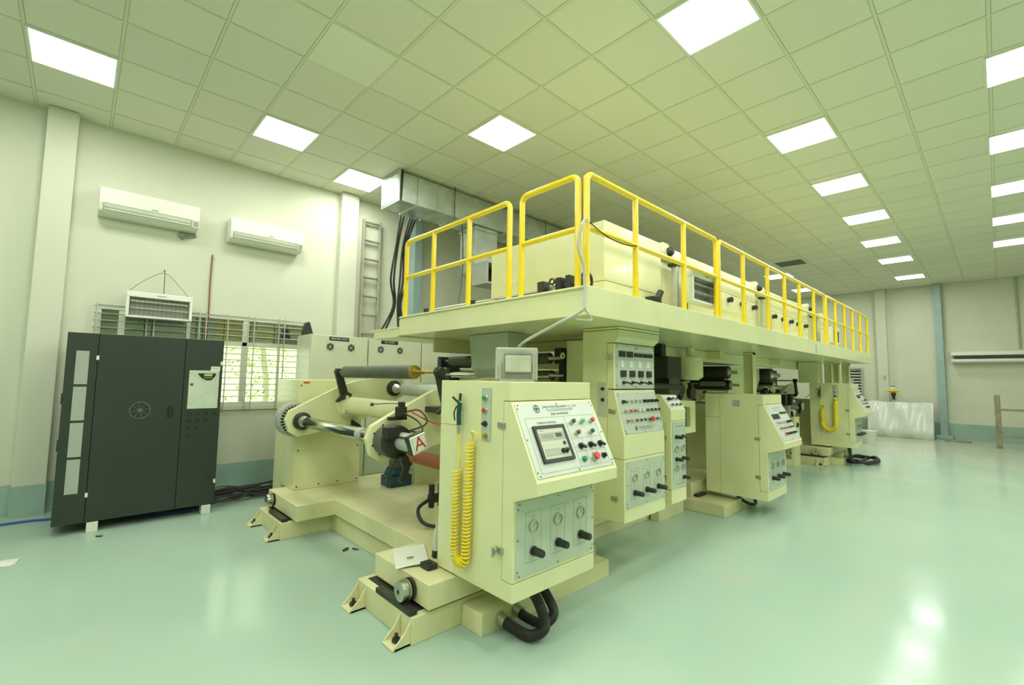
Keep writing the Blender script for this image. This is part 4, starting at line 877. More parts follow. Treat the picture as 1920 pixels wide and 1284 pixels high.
rail('yellow guardrail with four posts on the front edge, left section', (2.26, 3.92), None, ()) if False else None
rail('yellow front guardrail, left section with three bays', (V((2.26, 3.91, 0)), V((2.26, 2.44, 0))), (.47, .985))
rail('yellow front guardrail, single bay next to the platform corner', (V((2.26, 2.31, 0)), V((2.26, 1.80, 0))), ())
rail('yellow long side guardrail, first section from the platform corner', (V((2.27, 1.74, 0)), V((4.20, 1.74, 0))), (.57, 1.30))
rail('yellow long side guardrail, second and longest section', (V((4.255, 1.74, 0)), V((8.05, 1.74, 0))), (.60, 1.32, 1.92, 2.52, 3.2))
rail('yellow long side guardrail, last section at the far end', (V((8.11, 1.74, 0)), V((11.26, 1.74, 0))), (.58, 1.2, 1.82, 2.46))
# ------------------------------------------------------------------ ovens on the platform
def oven(x0, x1, seam, label, y0=2.1, y1=3.47, z1=2.74, knobs=()):
    t = thing('drying_oven', label, 'drying oven', ((x0 + x1) / 2, (y0 + y1) / 2, 2.046))
    MB().box(x0, x1, y0, y1, 2.0465, seam - .002).build('lower_casing', CREAM, t, bevel=.004)
    MB().box(x0, x1, y0, y1, seam + .002, z1).build('hood', CREAM, t, bevel=.006)
    for x in knobs: MB().lathe((x, y0, seam - .07), (0, -1, 0), [(0, .03), (.02, .03), (.022, .018), (.06, .016)], 14).box(x - .02, x + .02, y0 - .05, y0 - .03, seam - .10, seam - .04).build('clamp_handle', BLACKM, t, bevel=.003)
    return t
o1 = oven(2.97, 3.86, 2.25, 'nearest glossy cream oven hood on the platform corner')
MB().box(3.58, 3.72, 2.02, 2.10, 2.12, 2.20).cyl((3.66, 2.04, 2.16), (3.74, 2.04, 2.26), .03, 10).cyl((3.6, 2.04, 2.14), (3.5, 2.03, 2.10), .025, 10).build('clamp', BLACKM, o1, bevel=.003)
oven(4.38, 6.26, 2.475, 'second cream oven, behind the insect killer', knobs=(5.39, 5.77, 6.16), z1=2.72)
oven(6.73, 8.62, 2.44, 'third cream oven, with seven dark clamp handles', knobs=(6.91, 7.3, 7.655, 8.01, 8.4), z1=2.70)
oven(9.4, 9.95, 2.42, 'last short cream oven box at the far end', z1=2.69)
for i, x in enumerate((3.88, 6.262, 8.64)):
    nm = ('between the nearest and second ovens', 'between the second and third ovens', 'after the third oven')[i]
    t = thing('lift_bracket', 'cream lift housing with pivot ' + nm, 'lift bracket', (x + .22, 2.5, 2.05))
    MB().box(x, x + .45, 2.16, 3.3, 2.0465, 2.62).build('housing', CREAM, t, bevel=.003)
    MB().prism([(x + .02, 2.62), (x + .02, 2.73), (x + .06, 2.775), (x + .16, 2.775), (x + .22, 2.72), (x + .22, 2.62)], 'y', 2.12, 2.2).prism([(x + .24, 2.60), (x + .24, 2.74), (x + .40, 2.74), (x + .45, 2.70), (x + .45, 2.60)], 'y', 2.12, 2.2).build('pivot_plate', CREAM, t, bevel=.003)
    MB().lathe((x + .17, 2.12, 2.70), (0, -1, 0), [(0, .045), (.03, .04), (.05, .02)], 16).lathe((x + .44, 2.12, 2.66), (0, -1, 0), [(0, .02), (.03, .02)], 10).build('pivot_pin', BLACKM, t, smooth=True)
    c = thing('air_cylinder', 'silver upright air cylinder ' + nm, 'air cylinder', (x + .21, 2.05, 2.046))
    MB().lathe((x + .21, 2.05, 2.0465), (0, 0, 1), [(0, .065), (.02, .065), (.021, .06), (.50, .06)], 24).build('barrel', mat('silver anodised tube', (.70, .74, .66), .3, metal=.45), c, smooth=True)
    MB().cyl((x + .14, 2.02, 2.07), (x + .14, 2.02, 2.54), .01, 8).cyl((x + .28, 2.02, 2.07), (x + .28, 2.02, 2.54), .01, 8).build('tie_rod', CHROME, c, smooth=True)
    MB().box(x + .12, x + .30, 1.98, 2.11, 2.545, 2.575).build('cap', BLACKM, c, bevel=.004)
    MB().tube([(x + .33, 2.06, 2.53), (x + .35, 2.04, 2.40), (x + .37, 2.04, 2.25), (x + .34, 2.03, 2.06)], .005, 6).build('air_line', RUBK, c, smooth=True)
def insect_killer(label, F, w_, h_, dd=.09, brand_=True, m_=WHITE):
    t = thing('insect_killer', label, 'insect killer', tuple(F[0]))
    MB().fr(F, 0, w_, 0, .065, 0, dd).fr(F, 0, .03, .065, h_, 0, dd).fr(F, w_ - .03, w_, .065, h_, 0, dd).fr(F, .03, w_ - .03, h_ - .022, h_, 0, dd).build('housing', m_, t, bevel=.006)
    MB().fr(F, .03, w_ - .03, .065, h_ - .022, .0, .012).build('back_plate', GREY, t)
    k = MB()
    n = max(6, int((h_ - .09) / .018))
    for i in range(n): v = .072 + i * (h_ - .10) / n; k.fr(F, .03, w_ - .03, v, v + .0025, dd - .012, dd - .009)
    for i in range(14): u = .04 + i * (w_ - .08) / 13; k.fr(F, u - .001, u + .001, .065, h_ - .022, dd - .009, dd - .007)
    k.build('wire_grid', BLACKM, t, kind='stuff')
    for q in (.36, .62): o, U, Vv, N = F; MB().cyl(o + U * .04 + Vv * h_ * q + N * .045, o + U * (w_ - .04) + Vv * h_ * q + N * .045, .012, 10).build('tube_lamp', WHITE, t, smooth=True)
    if brand_: MB().fr(F, w_ * .44, w_ * .58, .028, .038, dd, dd + .001).build('printed_mark', LINE, t)
    return t
insect_killer('insect killer with wire grid leaning on the yellow side rail', (V((3.79, 1.868, 2.44)), V((1, 0, 0)), V((0, .0, -1)), V((0, -1, 0))), .57, .285, .10)
insect_killer('far small insect killer hanging on the last section of side rail', (V((8.68, 1.848, 2.37)), V((1, 0, 0)), V((0, 0, -1)), V((0, -1, 0))), .43, .26, .08)
# web guide shaft and hand wheel at the platform front edge
gd = thing('web_guide', 'dark web guide unit with hand wheel lying on the front edge of the platform', 'web guide', (2.45, 2.3, 2.05))
MB().cyl((2.42, 3.75, 2.10), (2.42, 2.05, 2.10), .016, 12).build('guide_shaft', STEEL, gd, smooth=True)
MB().cyl((2.42, 2.75, 2.085), (2.42, 2.28, 2.085), .022, 12).build('guide_sleeve', BLACKM, gd, smooth=True)
for y0, y1, h_ in ((2.19, 2.25, .115), (2.03, 2.08, .12), (1.95, 1.99, .125)): MB().box(2.36, 2.48, y0, y1, 2.046, 2.046 + h_).build('guide_block', BLACKM, gd, bevel=.005)
MB().cyl((2.42, 2.21, 2.115), (2.42, 1.92, 2.115), .02, 12).build('spindle', STEEL, gd, smooth=True)
MB().ring((2.38, 2.13, 2.15), (1, 0, 0), .018, .026, .012, 20).build('lifting_ring', BLACKM, gd, smooth=True)
MB().cyl((2.42, 1.93, 2.13), (2.42, 1.84, 2.13), .01, 8).build('wheel_shaft', BLACKM, gd, smooth=True)
hw = MB().ring((2.42, 1.86, 2.125), (0, -1, 0), .052, .064, .014, 24)
for q in range(3): a = q * 2.1; hw.cyl((2.42, 1.853, 2.135), (2.42 + .06 * math.cos(a), 1.853, 2.135 + .06 * math.sin(a)), .007, 6)
hw.build('hand_wheel', BLACKM, gd, smooth=True)
for y in (3.76, 3.05): MB().box(2.39, 2.45, y - .02, y + .03, 2.046, 2.125).build('shaft_support', BLACKM, gd, bevel=.004)
# hanging grey cable at platform corner down to the floodlight
tag(MB().tube([(2.25, 1.72, 2.47), (2.19, 1.71, 2.42), (2.16, 1.72, 2.28), (2.19, 1.70, 2.16), (2.19, 1.69, 2.03), (2.17, 1.68, 1.93), (2.15, 1.68, 1.875), (2.05, 1.80, 1.79), (2.02, 2.0, 1.71), (2.07, 2.13, 1.675)], .009, 8).tube([(2.16, 1.68, 1.895), (2.21, 1.66, 1.84), (2.20, 1.66, 1.82), (2.12, 1.70, 1.82)], .006, 6).build('grey_cable', GREY, smooth=True), 'grey cable dropping from the platform corner rail to the floodlight', 'cable')
tag(MB().tube([(2.27, 1.715, 2.45), (2.45, 1.712, 2.40), (2.65, 1.712, 2.39), (2.82, 1.715, 2.415)], .004, 6).build('thin_cable', RUBK, smooth=True), 'thin dark cable slung under the mid bar of the side guardrail', 'cable')
fl = thing('floodlight', 'square grey floodlight seen from behind, resting on top of the near console', 'floodlight', (2.09, 2.2, 1.449))
_u = V((.72, -.69, 0)).normalized(); _n = V((-.69, -.72, 0)).normalized(); FB = (V((2.09, 2.17, 1.672)) - _u * .14 , _u, V((0, 0, -1)), _n)
MB().fr(FB, 0, .28, 0, .22, -.045, 0).build('casing', GREY, fl, bevel=.012)
k = MB()
for i in range(22): k.fr(FB, .055 + i * .0085, .059 + i * .0085, .035, .19, 0, .016)
k.build('cooling_fins', GREY, fl, kind='stuff')
MB().fr(FB, .065, .235, .055, .165, .001, .035).build('driver_box', mat('floodlight driver box', (.50, .54, .42), .4), fl, bevel=.01)
MB().fr(FB, .030, .040, .10, .222, 0, .02).fr(FB, .245, .255, .10, .222, 0, .02).fr(FB, .030, .255, .212, .222, -.03, .03).build('yoke', GREY, fl, bevel=.002)

# ------------------------------------------------------------------ duct, cables, ladder
du = thing('air_duct', 'rectangular galvanised air duct running under the ceiling above the machine', 'air duct', (5.5, 5.7, 3.85))
MB().box(2.99, 8.4, 5.45, 5.92, 3.85, 4.25).build('duct_run', GALV, du, bevel=.004)
for x in (2.99, 3.28, 3.62, 3.98, 4.9, 5.9, 6.9): MB().frame((V((x, 5.435, 3.835)), V((0, 1, 0)), V((0, 0, 1)), V((1, 0, 0))), 0, .5, 0, .43, .03, 0, .014).build('duct_flange', GALV, du)
MB().tube([(3.04, 5.44, 4.28), (3.03, 5.43, 4.1), (3.02, 5.43, 3.84)], .012, 6).build('strap', BLACKM, du, smooth=True)
k = MB()
for x in (3.9, 5.9, 7.7): k.cyl((x, 5.42, 3.82), (x, 5.42, H - .002), .006, 6)
k.build('hanger_rods', BLACKM, du, kind='stuff')
db = thing('duct_branch', 'bent branch duct dropping to the fan box behind the guardrail', 'air duct', (4.5, 5.7, 3.2))
pr_ = [(4.36, 3.845), (4.36, 3.30), (4.40, 3.14), (4.50, 3.05), (4.82, 3.05), (4.82, 3.845)]
MB().prism(pr_, 'y', 5.5, 5.88).build('branch', GALV, db, bevel=.004)
MB().box(4.34, 4.84, 5.48, 5.9, 3.78, 3.80).box(4.35, 4.83, 5.49, 5.89, 3.38, 3.39).build('branch_flange', GALV, db)
fb = thing('fan_box', 'grey fan box with dark opening behind the guardrail', 'fan box', (4.45, 5.3, 2.9))
MB().frame((V((4.28, 5.10, 2.86)), V((1, 0, 0)), V((0, 0, 1)), V((0, -1, 0))), 0, .46, 0, .34, .03, -.36, 0).build('box_shell', GREY, fb, bevel=.004)
MB().box(4.30, 4.72, 5.4, 5.44, 2.88, 3.18).build('box_back', BLACK, fb)
MB().box(4.37, 4.5, 5.465, 5.498, 3.06, 3.2).build('box_collar', GALV, fb)
cb = thing('cable_bundle', 'bundle of thick black cables hanging from the duct to the electrical cabinets', 'cables', (3.4, 6.2, 2.0065))
for q in range(5):
    o = q * .05 + (.05 if q > 1 else 0)
    MB().tube([(3.34 + o, 6.0, 3.86), (3.31 + o - .02 * q, 6.05, 3.4), (3.27 + o, 6.1, 2.9), (3.35 + o * .5, 6.15, 2.5), (3.27 + o * 1.5 - (.15 if q < 2 else 0), 6.2, 2.012)], .016, 8).build('cable', RUBK, cb, smooth=True)
tag(MB().tube([(4.05, 5.44, 3.855), (3.75, 5.0, 3.3), (3.3, 4.4, 2.7), (2.86, 3.9, 2.06)], .008, 6).build('hanging_cable', RUBK, smooth=True), 'single thin black cable hanging behind the left guardrail section', 'cable')
ld = thing('ladder', 'narrow aluminium ladder standing against the left wall beside the pillar', 'ladder', (3.32, Y1 - .06, 0))
for x in (3.17, 3.45): MB().box(x - .012, x + .012, Y1 - .09, Y1 - .03, 0, 3.97).build('side_rail', LADM, ld, bevel=.002)
for i in range(13): MB().box(3.18, 3.44, Y1 - .08, Y1 - .04, .32 + i * .30, .345 + i * .30).build('rung', WOOD, ld, bevel=.003)

# ------------------------------------------------------------------ wall air conditioners
def aircon(x, z, label, w_=.93, h_=.305, y=Y1):
    t = thing('air_conditioner', label, 'air conditioner', (x + w_ / 2, y, z))
    MB().prism([(y - .001, z + h_), (y - .17, z + h_), (y - .21, z + h_ - .04), (y - .215, z + .12), (y - .19, z + .03), (y - .12, z), (y - .001, z)], 'x', x, x + w_).build('casing', WHITE, t, bevel=.012)
    a = V((x + .04, y - .2135, z + .115)); b = V((x + .04, y - .187, z + .03)); Vv = (b - a).normalized(); N = Vv.cross(V((1, 0, 0))); N = N if N.y < 0 else -N
    Fq = (a, V((1, 0, 0)), Vv, N)
    MB().fr(Fq, 0, w_ - .12, .004, .075, .001, .006).build('flap', mat('pale flap', (.66, .70, .55), .4), t, bevel=.002)
    lines(Fq, rect(0, 0, w_ - .12, .08) + [(0, .045, w_ - .12, .045)], .003, .008).build('flap_gap', INK, t)
    MB().fr(Fq, w_ - .10, w_ - .05, .01, .07, .001, .004).build('display', GREY, t)
    MB().fr(Fq, w_ * .45, w_ * .52, -.03, -.02, .006, .007).build('printed_mark', LINE, t)
    return t
aircon(.045, 3.225, 'wall air conditioner nearer the left pillar, with bare cement patch below')
aircon(1.31, 3.195, 'wall air conditioner on the right, nearer the second pillar', .90)
tag(MB().prism([(.80, 3.22), (.97, 3.235), (.985, 3.19), (.94, 3.165), (.87, 3.15), (.83, 3.12), (.79, 3.17)], 'y', Y1 - .02, Y1).build('cement_patch', PATCH, bevel=.004), 'rough grey cement patch on the wall below the left air conditioner', 'cement patch')
pk = thing('insect_killer_hanger', 'thin wires and hook holding the insect killer before the window', 'wire hanger', (.67, Y1 - .08, 2.4))
MB().tube([(.36, 6.74, 2.39), (.50, 6.76, 2.54), (.68, 6.80, 2.655), (.82, 6.77, 2.52), (.93, 6.74, 2.38)], .0025, 5).build('wire', BLACKM, pk, smooth=True)
MB().tube([(.68, Y1, 2.70), (.68, 6.80, 2.67), (.68, 6.76, 2.37)], .004, 6).build('hook', BLACKM, pk, smooth=True)
insect_killer('insect killer hung by wires above the charcoal cabinet before the window', (V((.34, 6.77, 2.385)), V((1, 0, 0)), V((0, -.06, -1)).normalized(), V((0, -1, .06)).normalized()), .62, .30, .08)
tag(MB().tube([(1.165, Y1 - .02, 3.0), (1.16, Y1 - .02, 2.6), (1.165, Y1 - .02, 2.2), (1.16, Y1 - .03, 1.85)], .008, 8).build('red_pipe', COPPER, smooth=True), 'thin rust red pipe running up the wall above the window', 'pipe')

# ------------------------------------------------------------------ charcoal cabinet
cb = thing('inverter_cabinet', 'large charcoal metal cabinet with white control panel before the window', 'electrical cabinet', (.53, 6.2, 0))
MB().box(-.09, 1.145, 5.83, 6.6, .09, 1.83).build('cabinet_body', DARK, cb, bevel=.004)
dpan = []
for xa, xb, nm in ((-.088, .125, 'vented_door'), (.129, .80, 'main_door'), (.804, 1.143, 'control_door')):
    dpan.append(MB().box(xa, xb, 5.80, 5.828, .093, 1.827).build(nm, DARK, cb, bevel=.003))
FD = (V((0, 5.80, 0)), V((1, 0, 0)), V((0, 0, -1)), V((0, -1, 0)))
MESHM = mat('white vent mesh', (.50, .56, .47), .5, var=0)
for i in range(4):
    zt = 1.66 - i * .33; vp = MB()
    for c in range(10): vp.fr(FD, -.022 + c * .0093, -.017 + c * .0093, -zt, -zt + .305, 0, .002)
    for r_ in range(33): vp.fr(FD, -.022, .066, -zt + r_ * .0094, -zt + r_ * .0094 + .0055, 0, .0025)
    vp.build('vent_mesh', MESHM, dpan[0])
Fm = (V((.466, 5.80, 1.10)), V((1, 0, 0)), V((0, 0, -1)), V((0, -1, 0)))
fg = MB().ring(Fm[0], Fm[3], .075, .082, .006, 32)
for r_ in (.06, .045, .03): fg.ring(Fm[0], Fm[3], r_ - .0015, r_, .004, 28)
for q in range(8): a = q * math.pi / 4 + .2; e = V((math.cos(a), 0, math.sin(a))); fg.fr((Fm[0], e, Fm[3].cross(e), Fm[3]), 0, .076, -.0015, .0015, 0, .005)
fg.cyl(Fm[0], Fm[0] + Fm[3] * .008, .018, 16).build('fan_grille', mat('dark silver wire', (.20, .23, .18), .35, metal=.6), dpan[1], smooth=False, label='round silver and black fan grille')
MB().cyl(Fm[0], Fm[0] + Fm[3] * .001, .075, 28).build('fan_opening', BLACK, dpan[1])
MB().box(.685, .725, 5.79, 5.80, 1.02, 1.14).box(.695, .715, 5.775, 5.79, 1.05, 1.13).build('door_latch', BLACK, dpan[1], bevel=.003)
for x, z in ((.127, 1.60), (.127, .34), (1.13, 1.58), (1.13, .33)): MB().box(x - .010, x + .010, 5.792, 5.80, z - .02, z + .02).build('hinge', WHITE, cb, bevel=.002)
FP = (V((.845, 5.80, 1.50)), V((1, 0, 0)), V((0, 0, -1)), V((0, -1, 0)))
cp = MB().fr(FP, 0, .27, 0, .40, 0, .006).build('control_face', mat('pale green panel', (.60, .68, .54), .35), dpan[2], bevel=.003)
cp2 = dpan[2]
hm = [(0, .03)] + []
ke = MB(); o, U, Vv, N = FP
pts = [(.075, .03), (.24, .03), (.235, .055), (.205, .098), (.19, .105), (.15, .102), (.11, .08), (.085, .05)]
ke.add([o + U * a + Vv * b + N * .0065 for a, b in pts] + [o + U * a + Vv * b + N * .008 for a, b in pts], [tuple(range(8)), tuple(range(8, 16))[::-1]] + [(i, (i + 1) % 8, 8 + (i + 1) % 8, 8 + i) for i in range(8)])
ke.build('keypad', BLACK, cp2)
MB().fr(FP, .132, .205, .036, .058, .008, .009).build('display', LCD, cp2)
k = MB()
for i in range(4): k.fr(FP, .135 + i * .019, .147 + i * .019, .07, .08, .008, .0095)
k.build('key', GREY, cp2, kind='stuff')
MB().fr(FP, .014, .04, .135, .160, .006, .008).build('red_badge', REDP, cp2)
def arcline(pts): 
    P = smoothpath([o + U * a + Vv * b + N * .0065 for a, b in pts], 6); return P
MB().tube(arcline([(.02, .37), (.06, .31), (.12, .255), (.19, .225)]), .0008, 4, smooth=False).tube(arcline([(.02, .02), (.06, .065), (.11, .10), (.15, .12)]), .0008, 4, smooth=False).tube(arcline([(.23, .24), (.255, .285), (.262, .33)]), .0008, 4, smooth=False).tube(arcline([(.262, .03), (.25, .07), (.225, .12)]), .0008, 4, smooth=False).build('printed_curve', INK, cp2)
MB().fr(FP, .19, .275, -.045, .0, 0, .002).build('paper_label', WHITE, cp2)
MB().fr(FP, .205, .26, -.03, -.027, .002, .003).fr(FP, .205, .26, -.02, -.017, .002, .003).build('label_print', LINE, cp2)
for rw, n in enumerate((4, 3, 2, 1)):
    for c in range(n): MB().fr(FP, .005 + c * .073, .045 + c * .073, .435 + rw * .072, .475 + rw * .072, 0, .0015).build('status_icon', BLACK, cp2)
for z in (1.22, .8): MB().box(-.098, -.088, 5.84, 5.87, z - .05, z + .05).build('side_latch', BLACKM, cb)
for x in (.155, 1.04): MB().box(x - .01, x + .07, 5.79, 5.90, .001, .089).build('foot_block', WHITE, cb, bevel=.003); MB().box(x - .01, x + .07, 6.45, 6.56, .001, .089).build('foot_block', WHITE, cb, bevel=.003)
tag(MB().tube([(-1.6, 6.5, .012), (-.44, 6.56, .012), (-.1, 6.5, .012), (.3, 6.35, .012), (.6, 6.1, .012), (.9, 5.98, .012), (1.05, 6.1, .012), (.8, 6.3, .012)], .011, 8).build('blue_air_tube', BLUET, smooth=True), 'blue plastic tube running along the floor under the charcoal cabinet', 'tube')
rag = MB(); vs = []; n = 10
for i in range(n + 1):
    for j in range(n + 1):
        s, q = i / n - .5, j / n - .5; vs.append((-.40 + s * .32 + q * .03, 5.27 + q * .16, .004 + .022 * abs(math.sin(9 * s + 5 * q)) * (1 - 3 * s * s - 3 * q * q)))
rag.add(vs, [(i * (n + 1) + j, i * (n + 1) + j + 1, (i + 1) * (n + 1) + j + 1, (i + 1) * (n + 1) + j) for i in range(n) for j in range(n)])
r_ = rag.build('floor_rag', CLOTH, smooth=True); sd = r_.modifiers.new('s', 'SOLIDIFY'); sd.thickness = .003
tag(r_, 'crumpled white rag on the floor at the left edge of the picture', 'rag')
# floor cables between cabinet and machine
fc = thing('floor_cables', 'tangle of black cables on the floor between the charcoal cabinet and the heater cabinet', 'cables', (1.7, 6.3, 0))
random.seed(3)
for q in range(13):
    y = 6.0 + random.random() * .55; z = .015 + .012 * (q % 5)
    y2 = 6.05 + random.random() * .5
    MB().tube([(1.10, y, z), (1.35 + random.random() * .1, y + random.uniform(-.08, .08), z + random.random() * .04), (1.65, (y + y2) / 2 + random.uniform(-.08, .08), z + .02), (1.95, y2, z + random.random() * .05), (2.25, y2 + .02, .03 + .02 * (q % 4))], .014 if q % 3 else .009, 8).build('cable', RUBK, fc, smooth=True)
MB().tube([(1.12, 6.2, .12), (1.3, 6.2, .18), (1.5, 6.15, .12), (1.62, 6.1, .05)], .006, 6).build('cable', RUBK, fc, smooth=True)

# ------------------------------------------------------------------ heater and PLC cabinets
def ecab(x0, x1, label, text, fans, side=False):
    t = thing('electrical_cabinet', label, 'electrical cabinet', ((x0 + x1) / 2, 6.4, 0))
    MB().box(x0, x1, 6.13, 6.62, .10, 2.005).build('cabinet_body', CREAMW, t, bevel=.003)
    MB().box(x0, x1, 6.14, 6.62, 0, .098).build('plinth', CREAMW, t)
    d = MB().box(x0 + .004, x1 - .004, 6.10, 6.128, .104, 2.0).build('door', CREAMW, t, bevel=.003)
    Fc = (V((0, 6.10, 0)), V((1, 0, 0)), V((0, 0, -1)), V((0, -1, 0)))
    if text:
        xc = text[1]
        n_ = MB().fr(Fc, xc - .135, xc + .135, -1.985, -1.935, 0, .004).build('name_plate', BLACK, t)
        MB().text(text[0], Fc, xc, -1.96, .034, .0046, sx=1.1).build('lettering', WHITE, n_)
    for x in fans:
        c = V((x, 6.10, 1.85))
        f_ = MB().ring(c, (0, -1, 0), .046, .053, .006, 24)
        for q in range(6): a = q * math.pi / 3; e = V((math.cos(a), 0, math.sin(a))); f_.fr((c, e, V((0, -1, 0)).cross(e), V((0, -1, 0))), 0, .047, -.003, .003, 0, .005)
        fo = f_.cyl(c, c + V((0, -.007, 0)), .013, 14).build('fan_guard', GREY, t)
        MB().cyl(c, c + V((0, -.0015, 0)), .048, 24).build('fan_opening', BLACK, t)
        k = MB()
        for sx_ in (-1, 1):
            for sz in (-1, 1): k.cyl(c + V((sx_ * .05, 0, sz * .05)), c + V((sx_ * .05, -.003, sz * .05)), .004, 6)
        k.build('fan_screws', BLACKM, t, kind='stuff')
    return t
CREAMW = mat('pale cabinet paint', (.68, .72, .52), .35, var=.01, coat=.2)
e1 = ecab(2.17, 2.955, 'cream electrical cabinet marked heater part behind the nearest unwinder', ('HEATER PART', 2.54), (2.42, 2.71))
MB().lathe((2.57, 6.10, 1.86), (0, -1, 0), [(0, .014), (.012, .012)], 12).build('pilot_lamp', WHITE, e1, smooth=True)
ecab(2.965, 3.83, 'cream electrical cabinet marked PLC part right of the heater part cabinet', ('PLC PART', 3.29), (3.15, 3.46))
ecab(3.84, 4.35, 'plain narrow cream electrical cabinet beyond the PLC part cabinet', None, ())
tag(MB().prism([(2.19, 2.0065), (2.33, 2.0065), (2.27, 2.20), (2.22, 2.18)], 'y', 6.45, 6.55).build('black_cap', BLACK, bevel=.01), 'small black hooded object standing on the left end of the heater cabinet', 'hood')
mc = thing('cable_tray_shelf', 'galvanised cable tray on top of the electrical cabinets', 'cable tray', (3.8, 6.3, 2.01))
MB().box(3.35, 4.3, 6.15, 6.5, 2.0065, 2.04).build('tray', GALV, mc, bevel=.002)
tag(MB().box(1.66, 2.0, 5.36, 5.62, .0, 1.42).build('junction_cabinet', CREAM, bevel=.003), 'narrow cream junction cabinet standing behind the unwinder pedestal', 'cabinet')

# ------------------------------------------------------------------ far end of the room
XF = X1
ac = thing('air_conditioner', 'long white air conditioner on the far wall at the right edge of the picture', 'air conditioner', (XF - .1, .1, 2.1))
MB().box(XF - .30, XF - .001, -.85, .86, 2.26, 2.36).box(XF - .10, XF - .001, -.85, .86, 2.10, 2.26).prism([(-.85, 2.10), (.86, 2.10), (.80, 2.075), (-.8, 2.075)], 'x', XF - .28, XF - .01).build('casing', WHITE, ac, bevel=.01)
MB().box(XF - .295, XF - .101, -.82, .80, 2.17, 2.255).build('outlet', BLACK, ac)
MB().box(XF - .30, XF - .001, -.85, .86, 2.10, 2.165).build('lower_panel', WHITE, ac, bevel=.006)
tr = thing('wooden_trestle', 'weathered wooden trestle barrier at the right edge of the picture', 'trestle', (15.9, -.2, 0))
for x, y in ((15.9, .06), (15.9, -1.1)): MB().box(x - .04, x + .04, y - .06, y + .04, 0, 1.25).build('post', WOOD, tr, bevel=.01)
MB().box(15.85, 15.9, -1.1, .02, .88, .93).build('crossbar', WOOD, tr, bevel=.006); MB().box(15.85, 15.9, -1.1, .02, .26, .31).build('crossbar', WOOD, tr, bevel=.006)
tag(MB().box(16.6, 16.75, .55, 1.05, 0, .035).build('plank', WOOD, bevel=.004), 'short wooden plank on the floor before the far blue column', 'plank')
# plastic wrapped goods
sh = MB(); n = 20; vs = []
random.seed(5)
prof = [(-.02, .0), (-.06, .25), (-.10, .6), (-.14, .8), (-.2, .98), (-.5, 1.0), (-.9, 1.0)]
cols = 40
for i in range(cols + 1):
    y = 2.66 - (2.66 - 1.24) * i / cols
    for (dx_, z) in prof[::-1]:
        fold = .035 * math.sin(i * .33 + z * 5) + .02 * math.sin(i * .8 - z * 3)
        vs.append((XF - .78 + dx_ * -.6 + fold - (1.02 - z) * .1, y, max(z * (.98 + .012 * math.sin(i * .4)), .004)))
m5 = len(prof)
sh.add(vs, [(i * m5 + j, i * m5 + j + 1, (i + 1) * m5 + j + 1, (i + 1) * m5 + j) for i in range(cols) for j in range(m5 - 1)])
sm = sh.build('plastic_cover', SHEET, smooth=True); sd = sm.modifiers.new('s', 'SOLIDIFY'); sd.thickness = .01
tag(sm, 'white plastic film draped over stacked goods against the far wall', 'plastic film')
tag(MB().box(XF - .50, XF - .16, 1.3, 2.15, .0, .94).build('stacked_goods', CONC, bevel=.01), 'pale stacked goods hidden under the white plastic film', 'stacked goods')
lp = thing('work_lamp', 'yellow and black hooded lamp standing on the plastic covered goods', 'lamp', (16.9, 2.05, 1.0))
MB().lathe((16.95, 2.08, 1.22), (0, 0, 1), [(0, .03), (.04, .13), (.06, .17), (.07, .17), (.09, .12), (.12, .05)], 24).build('hood', YEL, lp, smooth=True)
MB().lathe((16.95, 2.08, 1.335), (0, 0, 1), [(0, .09), (.05, .09), (.06, .06)], 20).build('top_cap', WHITE, lp, smooth=True)
MB().lathe((16.95, 2.08, 1.035), (0, 0, 1), [(0, .07), (.02, .03), (.18, .06), (.19, .02)], 16).build('stand', BLACKM, lp, smooth=True)
MB().cyl((16.95, 2.08, 1.395), (16.95, 2.08, 1.415), .05, 12).build('cap_button', BLACK, lp)
bk = thing('bucket', 'pale bucket standing beyond the farthest console', 'bucket', (14.2, 2.25, 0))
MB().lathe((14.2, 2.25, 0), (0, 0, 1), [(0, .12), (.30, .16), (.31, .17), (.33, .17)], 24).build('pail', WHITE, bk, smooth=True)
tag(MB().box(XF - .16, XF - .15, 2.28, 2.34, 1.60, 1.72).build('wall_switch', GREY, bevel=.003), 'small grey switch on the far cream pillar', 'switch')
tag(MB().box(14.6, 14.68, 2.6, 2.68, 0, 1.6).build('grey_post', BLUEG, bevel=.004), 'short grey blue post beyond the farthest console', 'post')

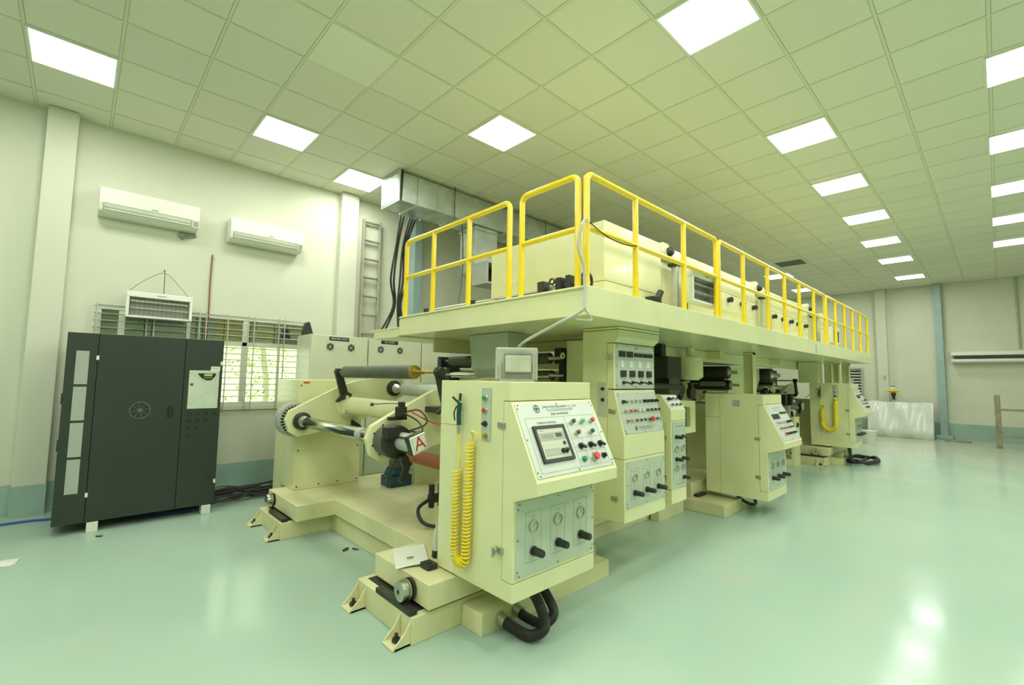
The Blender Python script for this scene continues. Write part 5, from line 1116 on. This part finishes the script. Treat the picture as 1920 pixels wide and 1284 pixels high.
# ------------------------------------------------------------------ yard seen through the window
tag(MB().box(-8, 14, Y1 + .21, 26, -.3, -.25).build('yard_ground', GROUND), 'pale yard ground outside the window', 'ground')
sh_ = thing('neighbouring_shed', 'pale walled shed outside the window', 'building', (6, 16, -.25))
MB().box(1, 12, 16, 20, -.25, 2.6).build('shed_wall', CONC, sh_); MB().prism([(0.5, 2.6), (12.5, 2.6), (12.5, 2.75), (.5, 2.75)], 'y', 15.5, 20.5).build('shed_roof', GREY, sh_)
random.seed(11)
for ti, (tx, ty, th_, lab) in enumerate(((3.6, 13.5, 3.2, 'leafy tree seen in the right half of the window'), (1.0, 14.6, 2.8, 'thin leafy tree seen in the left half of the clear window pane'), (6.2, 12.2, 3.4, 'denser tree at the right end of the window view'))):
    t = thing('tree', lab, 'tree', (tx, ty, -.25))
    MB().tube([(tx, ty, -.25), (tx + .1, ty, 1.0), (tx - .05, ty, th_ * .7)], .07, 8).build('trunk', BARK, t, smooth=True)
    k = MB()
    for i in range(260):
        a = random.random() * 6.28; b = random.uniform(-1, 1); rr = random.random() ** .5
        c = V((tx + math.cos(a) * rr * .9, ty + math.sin(a) * rr * .9, th_ * .62 + b * 1.2)); d = V((random.uniform(-1, 1), random.uniform(-1, 1), random.uniform(-1, 1))).normalized(); e = d.orthogonal().normalized(); f2 = d.cross(e)
        k.add([c - e * .06, c + f2 * .03, c + e * .06, c - f2 * .03], [(0, 1, 2, 3)])
    k.build('foliage', LEAF, t, kind='stuff')
bs = thing('shrub', 'low rounded shrub outside the window', 'shrub', (3.0, 9.4, -.25))
k = MB()
for i in range(600):
    a = random.random() * 6.28; b = random.random(); rr = .6 * math.sqrt(1 - b * b * .9)
    c = V((3.0 + math.cos(a) * rr, 9.4 + math.sin(a) * rr * .6, -.2 + b * .95)); d = V((random.uniform(-1, 1), random.uniform(-1, 1), random.uniform(-1, 1))).normalized(); e = d.orthogonal().normalized(); f2 = d.cross(e)
    k.add([c - e * .05, c + f2 * .03, c + e * .05, c - f2 * .03], [(0, 1, 2, 3)])
k.build('foliage', LEAF, bs, kind='stuff')
sun = bpy.data.lights.new('sun', 'SUN'); sun.energy = 2.5; sun.angle = .1; so = bpy.data.objects.new('sun', sun); COL.objects.link(so); so.rotation_euler = (math.radians(-35), math.radians(15), 0)
cnt = {}
for o in bpy.data.objects:
    if '_o' in o: del o['_o']
    if o.parent is None and 'category' in o: cnt.setdefault(o['category'], []).append(o)
for c_, L_ in cnt.items():
    if len(L_) > 1:
        for o in L_:
            if 'group' not in o: o['group'] = (c_ if c_.endswith('s') else c_ + 's') + ' in the machine hall'
